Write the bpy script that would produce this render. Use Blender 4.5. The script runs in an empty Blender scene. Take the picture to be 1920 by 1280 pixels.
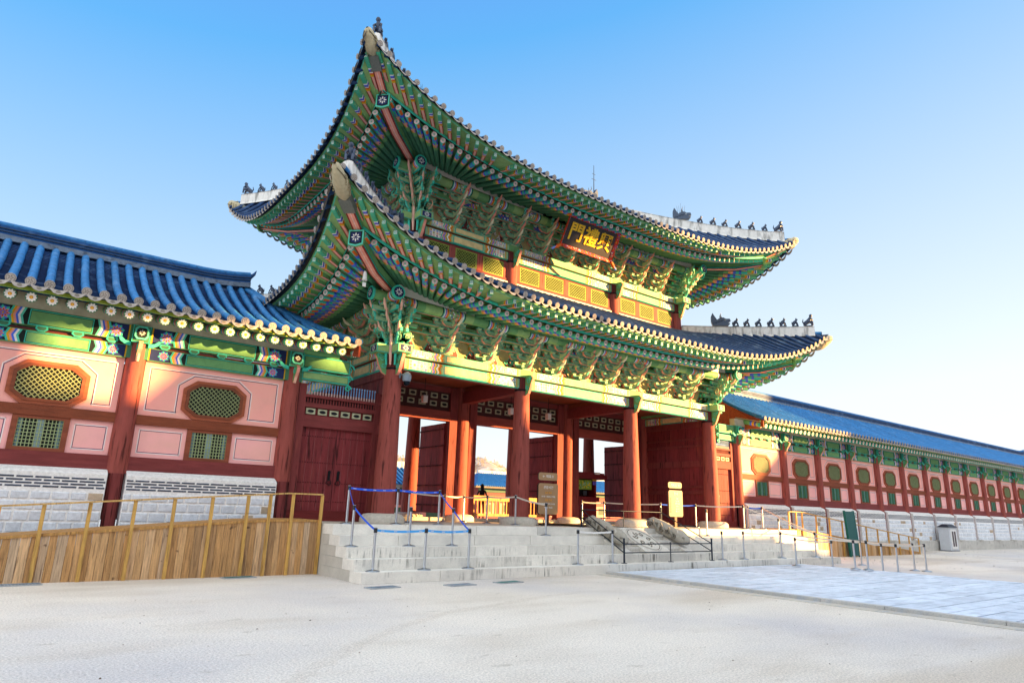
import bpy, math, random
from mathutils import Vector, Matrix, Euler
random.seed(7)
S = bpy.context.scene
COL = S.collection
# ------------------------------------------------------------------ camera
CAMP = Vector((-9.12, -18.225, 1.65)); AZ, PI_, RO, FPX = 36.956, 14.469, 1.738, 1230.1
def cam_setup():
    a, p, r = math.radians(AZ), math.radians(PI_), math.radians(RO)
    fwd = Vector((math.sin(a)*math.cos(p), math.cos(a)*math.cos(p), math.sin(p)))
    right = Vector((math.cos(a), -math.sin(a), 0)); up = right.cross(fwd)
    r2 = math.cos(r)*right + math.sin(r)*up; u2 = -math.sin(r)*right + math.cos(r)*up
    cd = bpy.data.cameras.new('camera'); c = bpy.data.objects.new('camera', cd); COL.objects.link(c)
    m = Matrix.Identity(4)
    for i in range(3):
        m[i][0], m[i][1], m[i][2], m[i][3] = r2[i], u2[i], -fwd[i], CAMP[i]
    c.matrix_world = m
    cd.sensor_width = 36; cd.lens = 36*FPX/1920; cd.clip_end = 4000; cd.clip_start = .1
    S.camera = c
cam_setup()
# ------------------------------------------------------------------ world, sun
SUN_E = math.radians(7.5)
SD = Vector((.785*math.cos(SUN_E), -.62*math.cos(SUN_E), math.sin(SUN_E))).normalized()
w = bpy.data.worlds.new('World'); S.world = w; w.use_nodes = True
nt = w.node_tree; nt.nodes.clear()
sky = nt.nodes.new('ShaderNodeTexSky'); sky.sky_type = 'NISHITA'; sky.sun_disc = False
sky.sun_elevation = math.radians(14); sky.sun_rotation = math.atan2(SD.x, SD.y)
sky.air_density = 1.0; sky.dust_density = .6; sky.ozone_density = 1.6
def wn(op, a, b=None, clamp=False):
    k = nt.nodes.new('ShaderNodeMath'); k.operation = op; k.use_clamp = clamp
    for i, v in enumerate((a, b)):
        if v is None: continue
        if isinstance(v, (int, float)): k.inputs[i].default_value = v
        else: nt.links.new(v, k.inputs[i])
    return k.outputs[0]
def wdot(v):
    k = nt.nodes.new('ShaderNodeVectorMath'); k.operation = 'DOT_PRODUCT'; nt.links.new(wtc.outputs['Generated'], k.inputs[0]); k.inputs[1].default_value = v; return k.outputs['Value']
wtc = nt.nodes.new('ShaderNodeTexCoord')
z_, s_ = wdot((0, 0, 1)), wdot(tuple(SD))
zz = wn('SUBTRACT', z_, .55); ss = wn('SUBTRACT', s_, .5)
def chan(base, kz, ks, lo, hi):     # hazy afternoon sky: pales towards the horizon and towards the sun
    v = wn('ADD', wn('ADD', wn('MULTIPLY', zz, -kz), wn('MULTIPLY', ss, ks)), base)
    return wn('MINIMUM', wn('MAXIMUM', v, lo), hi)
cc = nt.nodes.new('ShaderNodeCombineColor')
for i, v in enumerate((chan(.36, 1.55, .22, .13, .95), chan(.635, 1.0, .13, .30, .97), chan(1.0, .05, 0, .8, 1.05))): nt.links.new(v, cc.inputs[i])
sky_fill = nt.nodes.new('ShaderNodeMapRange'); sky_fill.interpolation_type = 'SMOOTHSTEP'; sky_fill.inputs[1].default_value = .2; sky_fill.inputs[2].default_value = 1.0
nt.links.new(wn('SUBTRACT', wn('MULTIPLY', z_, 1.2), wdot((.6, .8, 0))), sky_fill.inputs[0])       # added fill light: sky brightened overhead and behind the view
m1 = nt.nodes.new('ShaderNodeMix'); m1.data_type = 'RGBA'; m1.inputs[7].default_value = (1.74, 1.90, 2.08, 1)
nt.links.new(sky_fill.outputs[0], m1.inputs[0]); nt.links.new(cc.outputs[0], m1.inputs[6])
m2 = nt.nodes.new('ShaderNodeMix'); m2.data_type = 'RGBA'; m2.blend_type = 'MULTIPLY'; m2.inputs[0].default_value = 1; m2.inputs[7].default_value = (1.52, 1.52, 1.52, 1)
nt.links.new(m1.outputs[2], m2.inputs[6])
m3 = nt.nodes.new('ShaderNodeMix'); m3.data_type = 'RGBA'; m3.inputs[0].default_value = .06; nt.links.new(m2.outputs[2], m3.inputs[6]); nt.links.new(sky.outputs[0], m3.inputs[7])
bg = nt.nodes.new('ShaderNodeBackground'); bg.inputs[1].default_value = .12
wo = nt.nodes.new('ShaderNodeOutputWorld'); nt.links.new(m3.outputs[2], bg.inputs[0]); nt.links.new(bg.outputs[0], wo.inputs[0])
sl = bpy.data.lights.new('sun', 'SUN'); sl.energy = 5.0; sl.angle = math.radians(.6); sl.color = (1.0, .56, .19)
so = bpy.data.objects.new('sun', sl); COL.objects.link(so)
so.rotation_euler = (-SD).to_track_quat('-Z', 'Y').to_euler()
S.view_settings.view_transform = 'Standard'; S.view_settings.look = 'None'
S.view_settings.exposure = 2.4; S.view_settings.gamma = 1
S.cycles.max_bounces = 6
# ------------------------------------------------------------------ materials
def lin(h):
    h = h.lstrip('#'); o = []
    for i in (0, 2, 4):
        v = int(h[i:i+2], 16)/255
        o.append(v/12.92 if v <= .04045 else ((v+.055)/1.055)**2.4)
    return tuple(o)
def mat(name, rough=.6, metal=0, nscale=(6, 6, 6), namt=.25, bump=0, bscale=30, extra=None, spec=.5, coat=0):
    m = bpy.data.materials.new(name); m.use_nodes = True; n = m.node_tree; L = n.links.new
    b = n.nodes['Principled BSDF']; b.inputs['Roughness'].default_value = rough; b.inputs['Metallic'].default_value = metal
    b.inputs['Specular IOR Level'].default_value = spec
    at = n.nodes.new('ShaderNodeAttribute'); at.attribute_name = 'Col'
    tc = n.nodes.new('ShaderNodeTexCoord'); mp = n.nodes.new('ShaderNodeMapping'); mp.inputs['Scale'].default_value = nscale
    L(tc.outputs['Object'], mp.inputs[0])
    no = n.nodes.new('ShaderNodeTexNoise'); no.inputs['Scale'].default_value = 1; no.inputs['Detail'].default_value = 6; no.inputs['Roughness'].default_value = .65
    L(mp.outputs[0], no.inputs[0])
    mr = n.nodes.new('ShaderNodeMapRange'); mr.inputs[1].default_value = .3; mr.inputs[2].default_value = .7
    mr.inputs[3].default_value = 1-namt; mr.inputs[4].default_value = 1+namt
    L(no.outputs[0], mr.inputs[0])
    mx = n.nodes.new('ShaderNodeMix'); mx.data_type = 'RGBA'; mx.blend_type = 'MULTIPLY'; mx.inputs[0].default_value = 1
    L(at.outputs['Color'], mx.inputs[6]); L(mr.outputs[0], mx.inputs[7])
    out = mx.outputs[2]
    if extra: out = extra(n, L, tc, out)
    L(out, b.inputs['Base Color'])
    if bump:
        nb = n.nodes.new('ShaderNodeTexNoise'); nb.inputs['Scale'].default_value = bscale; nb.inputs['Detail'].default_value = 5
        L(tc.outputs['Object'], nb.inputs[0])
        bu = n.nodes.new('ShaderNodeBump'); bu.inputs['Strength'].default_value = bump; bu.inputs['Distance'].default_value = .02
        L(nb.outputs[0], bu.inputs['Height']); L(bu.outputs[0], b.inputs['Normal'])
    return m
def math_(n, op, a, b=None):
    k = n.nodes.new('ShaderNodeMath'); k.operation = op
    for i, v in enumerate((a, b)):
        if v is None: continue
        if isinstance(v, (int, float)): k.inputs[i].default_value = v
        else: n.links.new(v, k.inputs[i])
    return k.outputs[0]
def noise(n, tc, scale, detail=5, dim=None):
    mp = n.nodes.new('ShaderNodeMapping'); mp.inputs['Scale'].default_value = scale
    n.links.new(tc.outputs['Object'], mp.inputs[0])
    t = n.nodes.new('ShaderNodeTexNoise'); t.inputs['Scale'].default_value = 1; t.inputs['Detail'].default_value = detail
    n.links.new(mp.outputs[0], t.inputs[0]); return t.outputs[0]
def ramp(n, v, a, b, lo=0, hi=1):
    r = n.nodes.new('ShaderNodeMapRange'); r.inputs[1].default_value = a; r.inputs[2].default_value = b
    r.inputs[3].default_value = lo; r.inputs[4].default_value = hi; n.links.new(v, r.inputs[0]); return r.outputs[0]
def mixc(n, f, a, col, mode='MIX'):
    x = n.nodes.new('ShaderNodeMix'); x.data_type = 'RGBA'; x.blend_type = mode
    n.links.new(f, x.inputs[0]); n.links.new(a, x.inputs[6])
    if isinstance(col, tuple): x.inputs[7].default_value = (*col, 1)
    else: n.links.new(col, x.inputs[7])
    return x.outputs[2]
def ex_wood(n, L, tc, out):      # cracks, dark knots and worn light streaks along the grain
    v = ramp(n, noise(n, tc, (14, 14, 1.1), 8), .57, .68, 0, .8)
    out = mixc(n, v, out, lin('#4a201a'), 'MULTIPLY')
    v = ramp(n, noise(n, tc, (3, 3, .5), 6), .58, .75, 0, .35)
    return mixc(n, v, out, lin('#b5604a'))
def ex_fence(n, L, tc, out):
    v = ramp(n, noise(n, tc, (26, 26, 1.6), 8), .56, .70, 0, .6)
    out = mixc(n, v, out, lin('#5d3a1c'), 'MULTIPLY')
    v = ramp(n, noise(n, tc, (5, 5, 5), 2), .70, .76, 0, .8)
    return mixc(n, v, out, lin('#4a2a14'), 'MIX')
def ex_stain(n, L, tc, out):     # dark run-off streaks down the front of the step stones
    st = ramp(n, noise(n, tc, (15, 3, 1.6), 9), .50, .70, 0, 1)
    pa = ramp(n, noise(n, tc, (.9, .5, 3.0), 4), .46, .62, 0, 1)
    ge = n.nodes.new('ShaderNodeNewGeometry'); sp = n.nodes.new('ShaderNodeSeparateXYZ'); L(ge.outputs['Normal'], sp.inputs[0])
    fr = ramp(n, sp.outputs[1], -.4, -.8, 0, 1)
    so_ = n.nodes.new('ShaderNodeSeparateXYZ'); L(tc.outputs['Object'], so_.inputs[0])
    lo = ramp(n, so_.outputs[2], .62, .74, 1, 0)
    v = math_(n, 'MULTIPLY', math_(n, 'MULTIPLY', st, pa), math_(n, 'MULTIPLY', fr, lo))
    v = math_(n, 'MULTIPLY', v, .85)
    out = mixc(n, v, out, lin('#4c4a3e'))
    sc = ramp(n, noise(n, tc, (90, 90, 90), 2), .35, .65, .88, 1.1)
    x = n.nodes.new('ShaderNodeMix'); x.data_type = 'RGBA'; x.blend_type = 'MULTIPLY'; x.inputs[0].default_value = 1
    L(out, x.inputs[6]); L(sc, x.inputs[7]); return x.outputs[2]
def ex_plaster(n, L, tc, out):
    v = ramp(n, noise(n, tc, (.9, .9, 1.6), 6), .45, .7, 0, .45)
    return mixc(n, v, out, lin('#f2b8a0'))
def ex_ridge(n, L, tc, out):
    v = ramp(n, noise(n, tc, (5, 5, 1.2), 7), .5, .68, 0, .7)
    return mixc(n, v, out, lin('#5b5850'))
def ex_tile(n, L, tc, out):
    v = ramp(n, noise(n, tc, (2.3, 2.3, 2.3), 7), .54, .74, 0, .35)
    out = mixc(n, v, out, lin('#7fa0c0'))
    v = ramp(n, noise(n, tc, (9, 9, 9), 4), .55, .7, 0, .5)
    return mixc(n, v, out, lin('#16243c'))
M = dict(
    paint=mat('painted_wood', .65, spec=.3, nscale=(5, 5, 5), namt=.16, bump=.15, bscale=25),
    wood=mat('red_wood', .72, spec=.25, nscale=(9, 9, 1.2), namt=.22, bump=.35, bscale=14, extra=ex_wood),
    beamwood=mat('red_beam_wood', .72, spec=.25, nscale=(1.2, 9, 9), namt=.25, bump=.3, bscale=14),
    fence=mat('raw_timber', .7, nscale=(30, 30, 2), namt=.35, bump=.4, bscale=20, extra=ex_fence),
    stone=mat('granite', .75, nscale=(14, 14, 14), namt=.16, bump=.4, bscale=60),
    step=mat('granite_step', .7, nscale=(3, 3, 3), namt=.10, bump=.25, bscale=70, extra=ex_stain),
    plaster=mat('painted_plaster', .8, nscale=(2, 2, 2), namt=.06, bump=.12, bscale=12, extra=ex_plaster),
    ridge=mat('lime_plaster', .85, nscale=(3, 3, 3), namt=.14, bump=.3, bscale=14, extra=ex_ridge),
    tile=mat('roof_tile', .62, spec=.22, nscale=(7, 7, 7), namt=.28, bump=.25, bscale=18, extra=ex_tile),
    metal=mat('steel', .28, metal=.9, namt=.06),
    iron=mat('dark_iron', .45, metal=.6, namt=.15),
    plastic=mat('smooth_paint', .4, namt=.05),
    cloth=mat('cloth', .85, namt=.12, bump=.2),
    leaf=mat('leaf', .7, namt=.35),
)
# ------------------------------------------------------------------ palette
RED = lin('#974b42'); RED2 = lin('#7d3836'); REDD = lin('#6c2422'); DOOR = lin('#7c3032')
GREEN = lin('#6ca266'); GREEN2 = lin('#93b974'); GREEND = lin('#447a5a'); TEAL = lin('#3ec4aa'); TEAL2 = lin('#58c9ae'); LINE = lin('#10201c')
BG = lin('#93b88c'); BG2 = lin('#b4c896'); PINK = lin('#ec9c86'); CREAM = lin('#f0e6d2'); WHITE = lin('#ece9e2'); NAVY = lin('#1c2a5c'); BLUE = lin('#4a6ee0'); YEL = lin('#e0a41c'); ORG = lin('#e2671f')
PLAS = lin('#ffb0a2'); PLAS2 = lin('#ffb8b2'); TILE = lin('#2d70a6'); TILED = lin('#164a80'); TEND = lin('#a99e93'); BRN = lin('#84442c')
GRAN = lin('#cfcac0'); MORT = lin('#f4f2ee'); BLK = lin('#14161a'); PURP = lin('#6a55a8'); OLIVE = lin('#8f9442')
def V(*a): return Vector(a)
# ------------------------------------------------------------------ mesh builder
class MB:
    def __init__(s): s.v = []; s.f = []; s.c = []; s.s = []
    def poly(s, pts, col, smooth=False):
        b = len(s.v); s.v.extend([tuple(p) for p in pts]); s.f.append(tuple(range(b, b+len(pts)))); s.c.append(col); s.s.append(smooth)
    def grid(s, rows, col, smooth=True, closed=False, colf=None):
        b = len(s.v); m = len(rows[0])
        for r in rows: s.v.extend([tuple(p) for p in r])
        for i in range(len(rows)-1):
            for j in range(m if closed else m-1):
                k = (j+1) % m
                s.f.append((b+i*m+j, b+i*m+k, b+(i+1)*m+k, b+(i+1)*m+j)); s.c.append(colf(i, j) if colf else col); s.s.append(smooth)
    def hexa(s, p, cols):     # p: 8 corners bottom 0-3 ccw, top 4-7; cols dict or colour
        F = (('b', (3, 2, 1, 0)), ('t', (4, 5, 6, 7)), ('f', (0, 1, 5, 4)), ('r', (1, 2, 6, 5)), ('k', (2, 3, 7, 6)), ('l', (3, 0, 4, 7)))
        for k, q in F:
            s.poly([p[i] for i in q], cols.get(k, cols['*']) if isinstance(cols, dict) else cols)
    def box(s, x0, x1, y0, y1, z0, z1, cols, m=None):
        p = [V(x0, y0, z0), V(x1, y0, z0), V(x1, y1, z0), V(x0, y1, z0), V(x0, y0, z1), V(x1, y0, z1), V(x1, y1, z1), V(x0, y1, z1)]
        if m is not None: p = [m @ q for q in p]
        s.hexa(p, cols)
    def obox(s, x0, x1, y0, y1, z0, z1, col, edge=TEAL, line=LINE, m=None, bw=.018, faces='fblr'):
        s.box(x0, x1, y0, y1, z0, z1, edge, m)
        e = .002
        def fr(o, u, v):
            W, H = u.length, v.length; un, vn = u/W, v/H; n = un.cross(vn)
            if W < 3*bw or H < 3*bw: return
            for k, (i, c) in enumerate(((bw, line), (bw*1.35, col))):
                q = [o+un*i+vn*i, o+un*(W-i)+vn*i, o+un*(W-i)+vn*(H-i), o+un*i+vn*(H-i)]
                q = [a+n*e*(k+1) for a in q]
                if m is not None: q = [m @ a for a in q]
                s.poly(q, c)
        if 'f' in faces: fr(V(x0, y0, z0), V(x1-x0, 0, 0), V(0, 0, z1-z0))
        if 'b' in faces: fr(V(x0, y1, z0), V(x1-x0, 0, 0), V(0, y0-y1, 0))
        if 'l' in faces: fr(V(x0, y1, z0), V(0, y0-y1, 0), V(0, 0, z1-z0))
        if 'r' in faces: fr(V(x1, y0, z0), V(0, y1-y0, 0), V(0, 0, z1-z0))
    def tube(s, pts, rad, n=8, col=(1, 1, 1), caps=True, colf=None, smooth=True, up=None):
        pts = [Vector(p) for p in pts]; R = rad if isinstance(rad, (list, tuple)) else [rad]*len(pts)
        rows = []; pn = None
        for i, p in enumerate(pts):
            t = (pts[min(i+1, len(pts)-1)]-pts[max(i-1, 0)]).normalized()
            if pn is None:
                a = Vector(up) if up else (V(0, 0, 1) if abs(t.z) < .9 else V(1, 0, 0))
                u = (a-t*a.dot(t)).normalized()
            else: u = (pn-t*pn.dot(t)).normalized()
            pn = u; v = t.cross(u)
            rows.append([p+(u*math.cos(2*math.pi*k/n)+v*math.sin(2*math.pi*k/n))*R[i] for k in range(n)])
        s.grid(rows, col, smooth, True, colf)
        if caps:
            s.poly(list(reversed(rows[0])), colf(0, 0) if colf else col); s.poly(rows[-1], colf(len(pts)-2, 0) if colf else col)
    def lathe(s, prof, n=20, col=(1, 1, 1), o=V(0, 0, 0), colf=None):
        rows = [[o+V(r*math.cos(2*math.pi*k/n), r*math.sin(2*math.pi*k/n), z) for k in range(n)] for r, z in prof]
        s.grid(rows, col, True, True, colf)
        s.poly(rows[-1], col); s.poly(list(reversed(rows[0])), col)
    def extr(s, poly2, o, u, v, n, th, cface, cedge):   # polygon in (u,v) plane at o, extruded +-th/2 along n
        a = [o+u*p[0]+v*p[1]+n*(th/2) for p in poly2]; b = [o+u*p[0]+v*p[1]-n*(th/2) for p in poly2]
        s.poly(a, cface); s.poly(list(reversed(b)), cface)
        for i in range(len(a)):
            j = (i+1) % len(a); s.poly([a[j], a[i], b[i], b[j]], cedge)
    def strip(s, pts, w0, w1, n, th, cface, cedge):     # ribbon along 3D pts lying in the plane with normal n
        P = [Vector(p) for p in pts]; m = len(P); A = []; B = []
        for i, p in enumerate(P):
            t = (P[min(i+1, m-1)]-P[max(i-1, 0)]).normalized(); q = n.cross(t).normalized(); ww = (w0+(w1-w0)*i/(m-1))/2
            A.append(p+q*ww); B.append(p-q*ww)
        h = n*(th/2)
        for i in range(m-1):
            s.poly([A[i]+h, B[i]+h, B[i+1]+h, A[i+1]+h], cface); s.poly([A[i+1]-h, B[i+1]-h, B[i]-h, A[i]-h], cface)
            s.poly([A[i]-h, A[i]+h, A[i+1]+h, A[i+1]-h], cedge); s.poly([B[i]+h, B[i]-h, B[i+1]-h, B[i+1]+h], cedge)
        s.poly([A[-1]+h, B[-1]+h, B[-1]-h, A[-1]-h], cedge); s.poly([B[0]+h, A[0]+h, A[0]-h, B[0]-h], cedge)
    def mesh(s, name):
        me = bpy.data.meshes.new(name); me.from_pydata(s.v, [], s.f)
        ca = me.color_attributes.new('Col', 'FLOAT_COLOR', 'CORNER'); buf = []
        for f, c in zip(s.f, s.c): buf.extend((c[0], c[1], c[2], 1.0)*len(f))
        ca.data.foreach_set('color', buf)
        me.polygons.foreach_set('use_smooth', s.s)
        return me
    def build(s, name, m, parent=None, loc=None, kind=None):
        me = s.mesh(name); me.materials.append(M[m] if isinstance(m, str) else m)
        return link(name, me, parent, loc, kind)
def link(name, me, parent=None, loc=None, kind=None, mw=None):
    o = bpy.data.objects.new(name, me); COL.objects.link(o)
    if parent: o.parent = parent
    if loc is not None: o.location = loc
    if mw is not None: o.matrix_basis = mw
    if kind: o['kind'] = kind
    return o
def tag(o, label, cat, group=None):
    o['label'] = label; o['category'] = cat
    if group: o['group'] = group
    return o
def thing(name, label, cat, loc=(0, 0, 0), rz=0, group=None):
    o = bpy.data.objects.new(name, None); COL.objects.link(o); o.location = loc; o.rotation_euler = (0, 0, rz)
    o.empty_display_size = .2
    return tag(o, label, cat, group)
def jit(c, a=.1):
    k = 1+random.uniform(-a, a); return (c[0]*k, c[1]*k, c[2]*k)
# ------------------------------------------------------------------ painted ornament
def ngon(o, u, v, r, n, k=0, ry=None, a0=0):
    ry = ry or r
    nn = u.cross(v)
    return [o+u*(r*math.cos(a0+2*math.pi*i/n))+v*(ry*math.sin(a0+2*math.pi*i/n))+nn*k for i in range(n)]
def petals(mb, o, u, v, r0, r1, pw, n, col, k, a0=0):
    nn = u.cross(v)
    for i in range(n):
        a = a0+2*math.pi*i/n; d = u*math.cos(a)+v*math.sin(a); e = -u*math.sin(a)+v*math.cos(a)
        rm = (r0+r1)/2
        mb.poly([o+d*r0+nn*k, o+d*rm-e*pw+nn*k, o+d*r1+nn*k, o+d*rm+e*pw+nn*k], col)
def emblem(mb, o, u, v, r, k=.004):
    petals(mb, o, u, v, r*.12, r*.85, r*.14, 4, WHITE, k)
    petals(mb, o, u, v, r*.25, r*.75, r*.13, 4, WHITE, k, math.pi/4)
def flower(mb, o, u, v, r, k=.004):
    mb.poly(ngon(o, u, v, r, 12, k), BLUE); petals(mb, o, u, v, r*.55, r*1.18, r*.22, 8, TEAL, k+.0008, .2)
    petals(mb, o, u, v, r*.2, r*.86, r*.2, 8, PINK, k+.0016); petals(mb, o, u, v, r*.25, r*.7, r*.1, 8, lin('#b7352c'), k+.0024)
    mb.poly(ngon(o, u, v, r*.16, 8, k+.0032), YEL)
def chev(mb, O, U, Vv, x0, w_, h, col, k, amp=.12, zig=2, flip=1):
    nn = U.cross(Vv); n = zig*4; a = []; b = []
    for i in range(n+1):
        y = h*i/n; d = amp*flip*abs(((i/n*zig*2) % 2)-1)
        a.append(O+U*(x0+d)+Vv*y+nn*k); b.append(O+U*(x0+d+w_)+Vv*y+nn*k)
    for i in range(n): mb.poly([a[i], b[i], b[i+1], a[i+1]], col)
def wavy(mb, O, U, Vv, x0, w_, h, col, k, amp=.03, cyc=2, ph=0):
    nn = U.cross(Vv); n = 10; a = []; b = []
    for i in range(n+1):
        y = h*i/n; d = amp*math.sin(ph+i/n*cyc*2*math.pi)
        a.append(O+U*(x0+d)+Vv*y+nn*k); b.append(O+U*(x0+d+w_)+Vv*y+nn*k)
    for i in range(n): mb.poly([a[i], b[i], b[i+1], a[i+1]], col)
def rectp(mb, O, U, Vv, x0, x1, y0, y1, col, k):
    nn = U.cross(Vv); mb.poly([O+U*x0+Vv*y0+nn*k, O+U*x1+Vv*y0+nn*k, O+U*x1+Vv*y1+nn*k, O+U*x0+Vv*y1+nn*k], col)
BANDS = (TEAL, LINE, YEL, PINK, BLUE, WHITE, TEAL, LINE)
def decor_wing(mb, O, U, Vv, L, h, two=True):
    """painted beam face of the corridor: flower, stripes, plain green field, stripes, flower"""
    e = min(.62, L*.17); U = U.normalized(); Vv = Vv.normalized()
    rectp(mb, O, U, Vv, 0, L, 0, h, LINE, .003)
    for s in (0, 1):
        OO = O if s == 0 else O+U*L; UU = U if s == 0 else -U
        def P(x0, x1, y0, y1, c, k):
            a, b = (x0, x1) if s == 0 else (L-x1, L-x0); rectp(mb, O, U, Vv, a, b, y0, y1, c, k)
        P(0, .07, 0, h, GREEN, .0045); P(.07, .10, 0, h, YEL, .0045); P(.11, e*.9, 0, h, NAVY, .0045)
        flower(mb, O+U*((.11+e*.5) if s == 0 else L-.11-e*.5)+Vv*(h*.5), U, Vv, h*.40, .006)
        x = e*.9; bw = .05
        for i, c in enumerate((TEAL, YEL, PINK, BLUE, WHITE, TEAL2, LINE)):
            xx = x+i*bw*.92
            if s == 0: chev(mb, O, U, Vv, xx, bw, h, c, .0045+.0006*i, .06, 1)
            else: chev(mb, O, U, Vv, L-xx-bw-.06, bw, h, c, .0045+.0006*i, .06, 1, 1) if False else chev(mb, O, U, Vv, L-xx-bw, bw, h, c, .0045+.0006*i, .06, 1, -1)
    a = e*.9+.40
    rectp(mb, O, U, Vv, a, L-a, h*.03, h*.97, TEAL, .0045); rectp(mb, O, U, Vv, a+.02, L-a-.02, h*.09, h*.91, LINE, .0052)
    rectp(mb, O, U, Vv, a+.03, L-a-.03, h*.13, h*.87, GREEN, .006)
def decor_gate(mb, O, U, Vv, L, h, seed=0):
    """painted gate lintel: busy lotus band, wavy stripes and a plain field"""
    rnd = random.Random(seed); U = U.normalized(); Vv = Vv.normalized()
    rectp(mb, O, U, Vv, 0, L, 0, h, TEAL, .003); rectp(mb, O, U, Vv, .02, L-.02, h*.05, h*.95, lin('#a9b98c'), .004)
    e = L*.30
    for s in (0, 1):
        X = (lambda x: x) if s == 0 else (lambda x: L-x)
        for x, w_, c in ((.05, .04, GREEN2), (.11, .03, YEL)):
            a, b = sorted((X(x), X(x+w_))); rectp(mb, O, U, Vv, a, b, 0, h, c, .0055)
        a, b = sorted((X(.17), X(e-.42))); rectp(mb, O, U, Vv, a, b, h*.06, h*.94, lin('#ece6d2'), .005)
        nx = max(2, int((b-a)/(h*.34))); ny = 3
        for i in range(nx):
            for j in range(ny):
                px = a+(i+.5)*(b-a)/nx+rnd.uniform(-.02, .02); py = h*(.2+.3*j)
                c = rnd.choice((BLUE, TEAL, GREEN, PURP, ORG, GREEN2, BLUE, PINK))
                mb.poly(ngon(O+U*px+Vv*py, U, Vv, h*.13, 6, .006, a0=rnd.random()), c)
                mb.poly(ngon(O+U*px+Vv*py, U, Vv, h*.055, 5, .007), WHITE if rnd.random() < .7 else YEL)
        for i, c in enumerate((TEAL, PINK, BLUE, YEL, GREEN, WHITE, YEL, ORG, GREEN2)):
            xx = e-.44+i*.05
            wavy(mb, O, U, Vv, xx if s == 0 else L-xx-.055, .055, h, c, .006+.0006*i, .03, 1.5, s*3.1)
    rectp(mb, O, U, Vv, e+.06, L-e-.06, h*.03, h*.97, TEAL, .0055); rectp(mb, O, U, Vv, e+.09, L-e-.09, h*.1, h*.9, LINE, .0065)
    rectp(mb, O, U, Vv, e+.10, L-e-.10, h*.13, h*.87, lin('#e0ca8e'), .0075)
def scroll(mb, o, u, v, n, r, turns=1.3, w0=.06, w1=.02, th=.05, cf=GREEN, ce=TEAL, a0=0, sgn=1):
    pts = []
    for i in range(15):
        t = i/14; a = a0+sgn*t*turns*2*math.pi; rr = r*(1-.78*t)
        pts.append(o+u*(rr*math.cos(a))+v*(rr*math.sin(a)))
    mb.strip(pts, w0, w1, n, th, cf, ce)
X_, Y_, Z_ = V(1, 0, 0), V(0, 1, 0), V(0, 0, 1)
# ------------------------------------------------------------------ dimensions
W, D, F = 15.822, 7.754, 1.211
XC = [0, 5.107, 10.715, 15.822]; YR = [0, 3.877, 7.754]; CX, CY = W/2, D/2
# ------------------------------------------------------------------ ground, sky-side setting
def plane(name, x0, x1, y0, y1, z, m, col, kind='structure'):
    mb = MB(); mb.poly([V(x0, y0, z), V(x1, y0, z), V(x1, y1, z), V(x0, y1, z)], col); return mb.build(name, m, kind=kind)
def ex_sand(n, L, tc, out):
    v = ramp(n, noise(n, tc, (.16, .16, .16), 7), .42, .64, 0, .8)
    out = mixc(n, v, out, lin('#c9c4c4'))
    v = ramp(n, noise(n, tc, (.05, .22, 1), 9), .53, .60, 0, .5)
    out = mixc(n, v, out, lin('#c6b49c'))
    v = ramp(n, noise(n, tc, (.35, .8, 1), 9), .50, .72, 0, .35)
    out = mixc(n, v, out, lin('#bfae97'))
    v = ramp(n, noise(n, tc, (2.2, 4, 1), 9), .64, .74, 0, .4)
    out = mixc(n, v, out, lin('#a09480'))
    v = ramp(n, noise(n, tc, (90, 90, 90), 4), .56, .68, 0, .6)
    out = mixc(n, v, out, lin('#73695a'))
    v = ramp(n, noise(n, tc, (38, 38, 38), 6), .35, .7, .74, 1.14)
    x = n.nodes.new('ShaderNodeMix'); x.data_type = 'RGBA'; x.blend_type = 'MULTIPLY'; x.inputs[0].default_value = 1
    L(out, x.inputs[6]); L(v, x.inputs[7]); return x.outputs[2]
M['sand'] = mat('packed_sand', .9, nscale=(.35, .35, .35), namt=.06, bump=1.0, bscale=17, extra=ex_sand)
plane('ground', -900, 1500, -500, 2500, 0, 'sand', lin('#ece2d3'))
def ex_pav(n, L, tc, out):
    v = ramp(n, noise(n, tc, (2.2, 5, 2), 7), .48, .70, 0, .5)
    out = mixc(n, v, out, lin('#9ba6b4'))
    v = ramp(n, noise(n, tc, (70, 70, 70), 3), .5, .68, 0, .4)
    return mixc(n, v, out, lin('#6d7076'))
M['pave'] = mat('rough_granite', .7, nscale=(.8, .8, .8), namt=.1, bump=.5, bscale=30, extra=ex_pav)
def path():
    mb = MB(); rnd = random.Random(3)
    mb.box(5.1, 15.2, -60, -4.28, -.05, .045, lin('#a9b4c0'))
    y = -4.3
    while y > -46:
        h = rnd.uniform(.45, .7); x = 5.12
        mid = True
        while x < 15.15:
            l = rnd.uniform(.8, 1.9); x1 = min(15.18, x+l)
            c = jit(lin('#d8e2ee'), .09); z = .052+rnd.uniform(0, .006)
            g = .008
            p = [V(x+g, y-h+g+rnd.uniform(0, .02), -.02), V(x1-g, y-h+g+rnd.uniform(0, .02), -.02), V(x1-g, y-g, -.02), V(x+g, y-g, -.02)]
            q = [V(a.x, a.y, z+rnd.uniform(-.004, .004)) for a in p]
            mb.hexa(p+q, c); x = x1
        y -= h
    y = -4.3
    while y > -46:
        l = rnd.uniform(1.2, 2.2); mb.box(4.92, 5.1, y-l+.012, y, -.02, .07+rnd.uniform(0, .006), jit(lin('#bdbab4'), .1)); 
        mb.box(4.55, 4.9, y-l+.01, y, -.02, .012, jit(lin('#c9c0b0'), .06)); y -= l
    mb.build('path', 'pave', kind='structure')
path()
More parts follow.
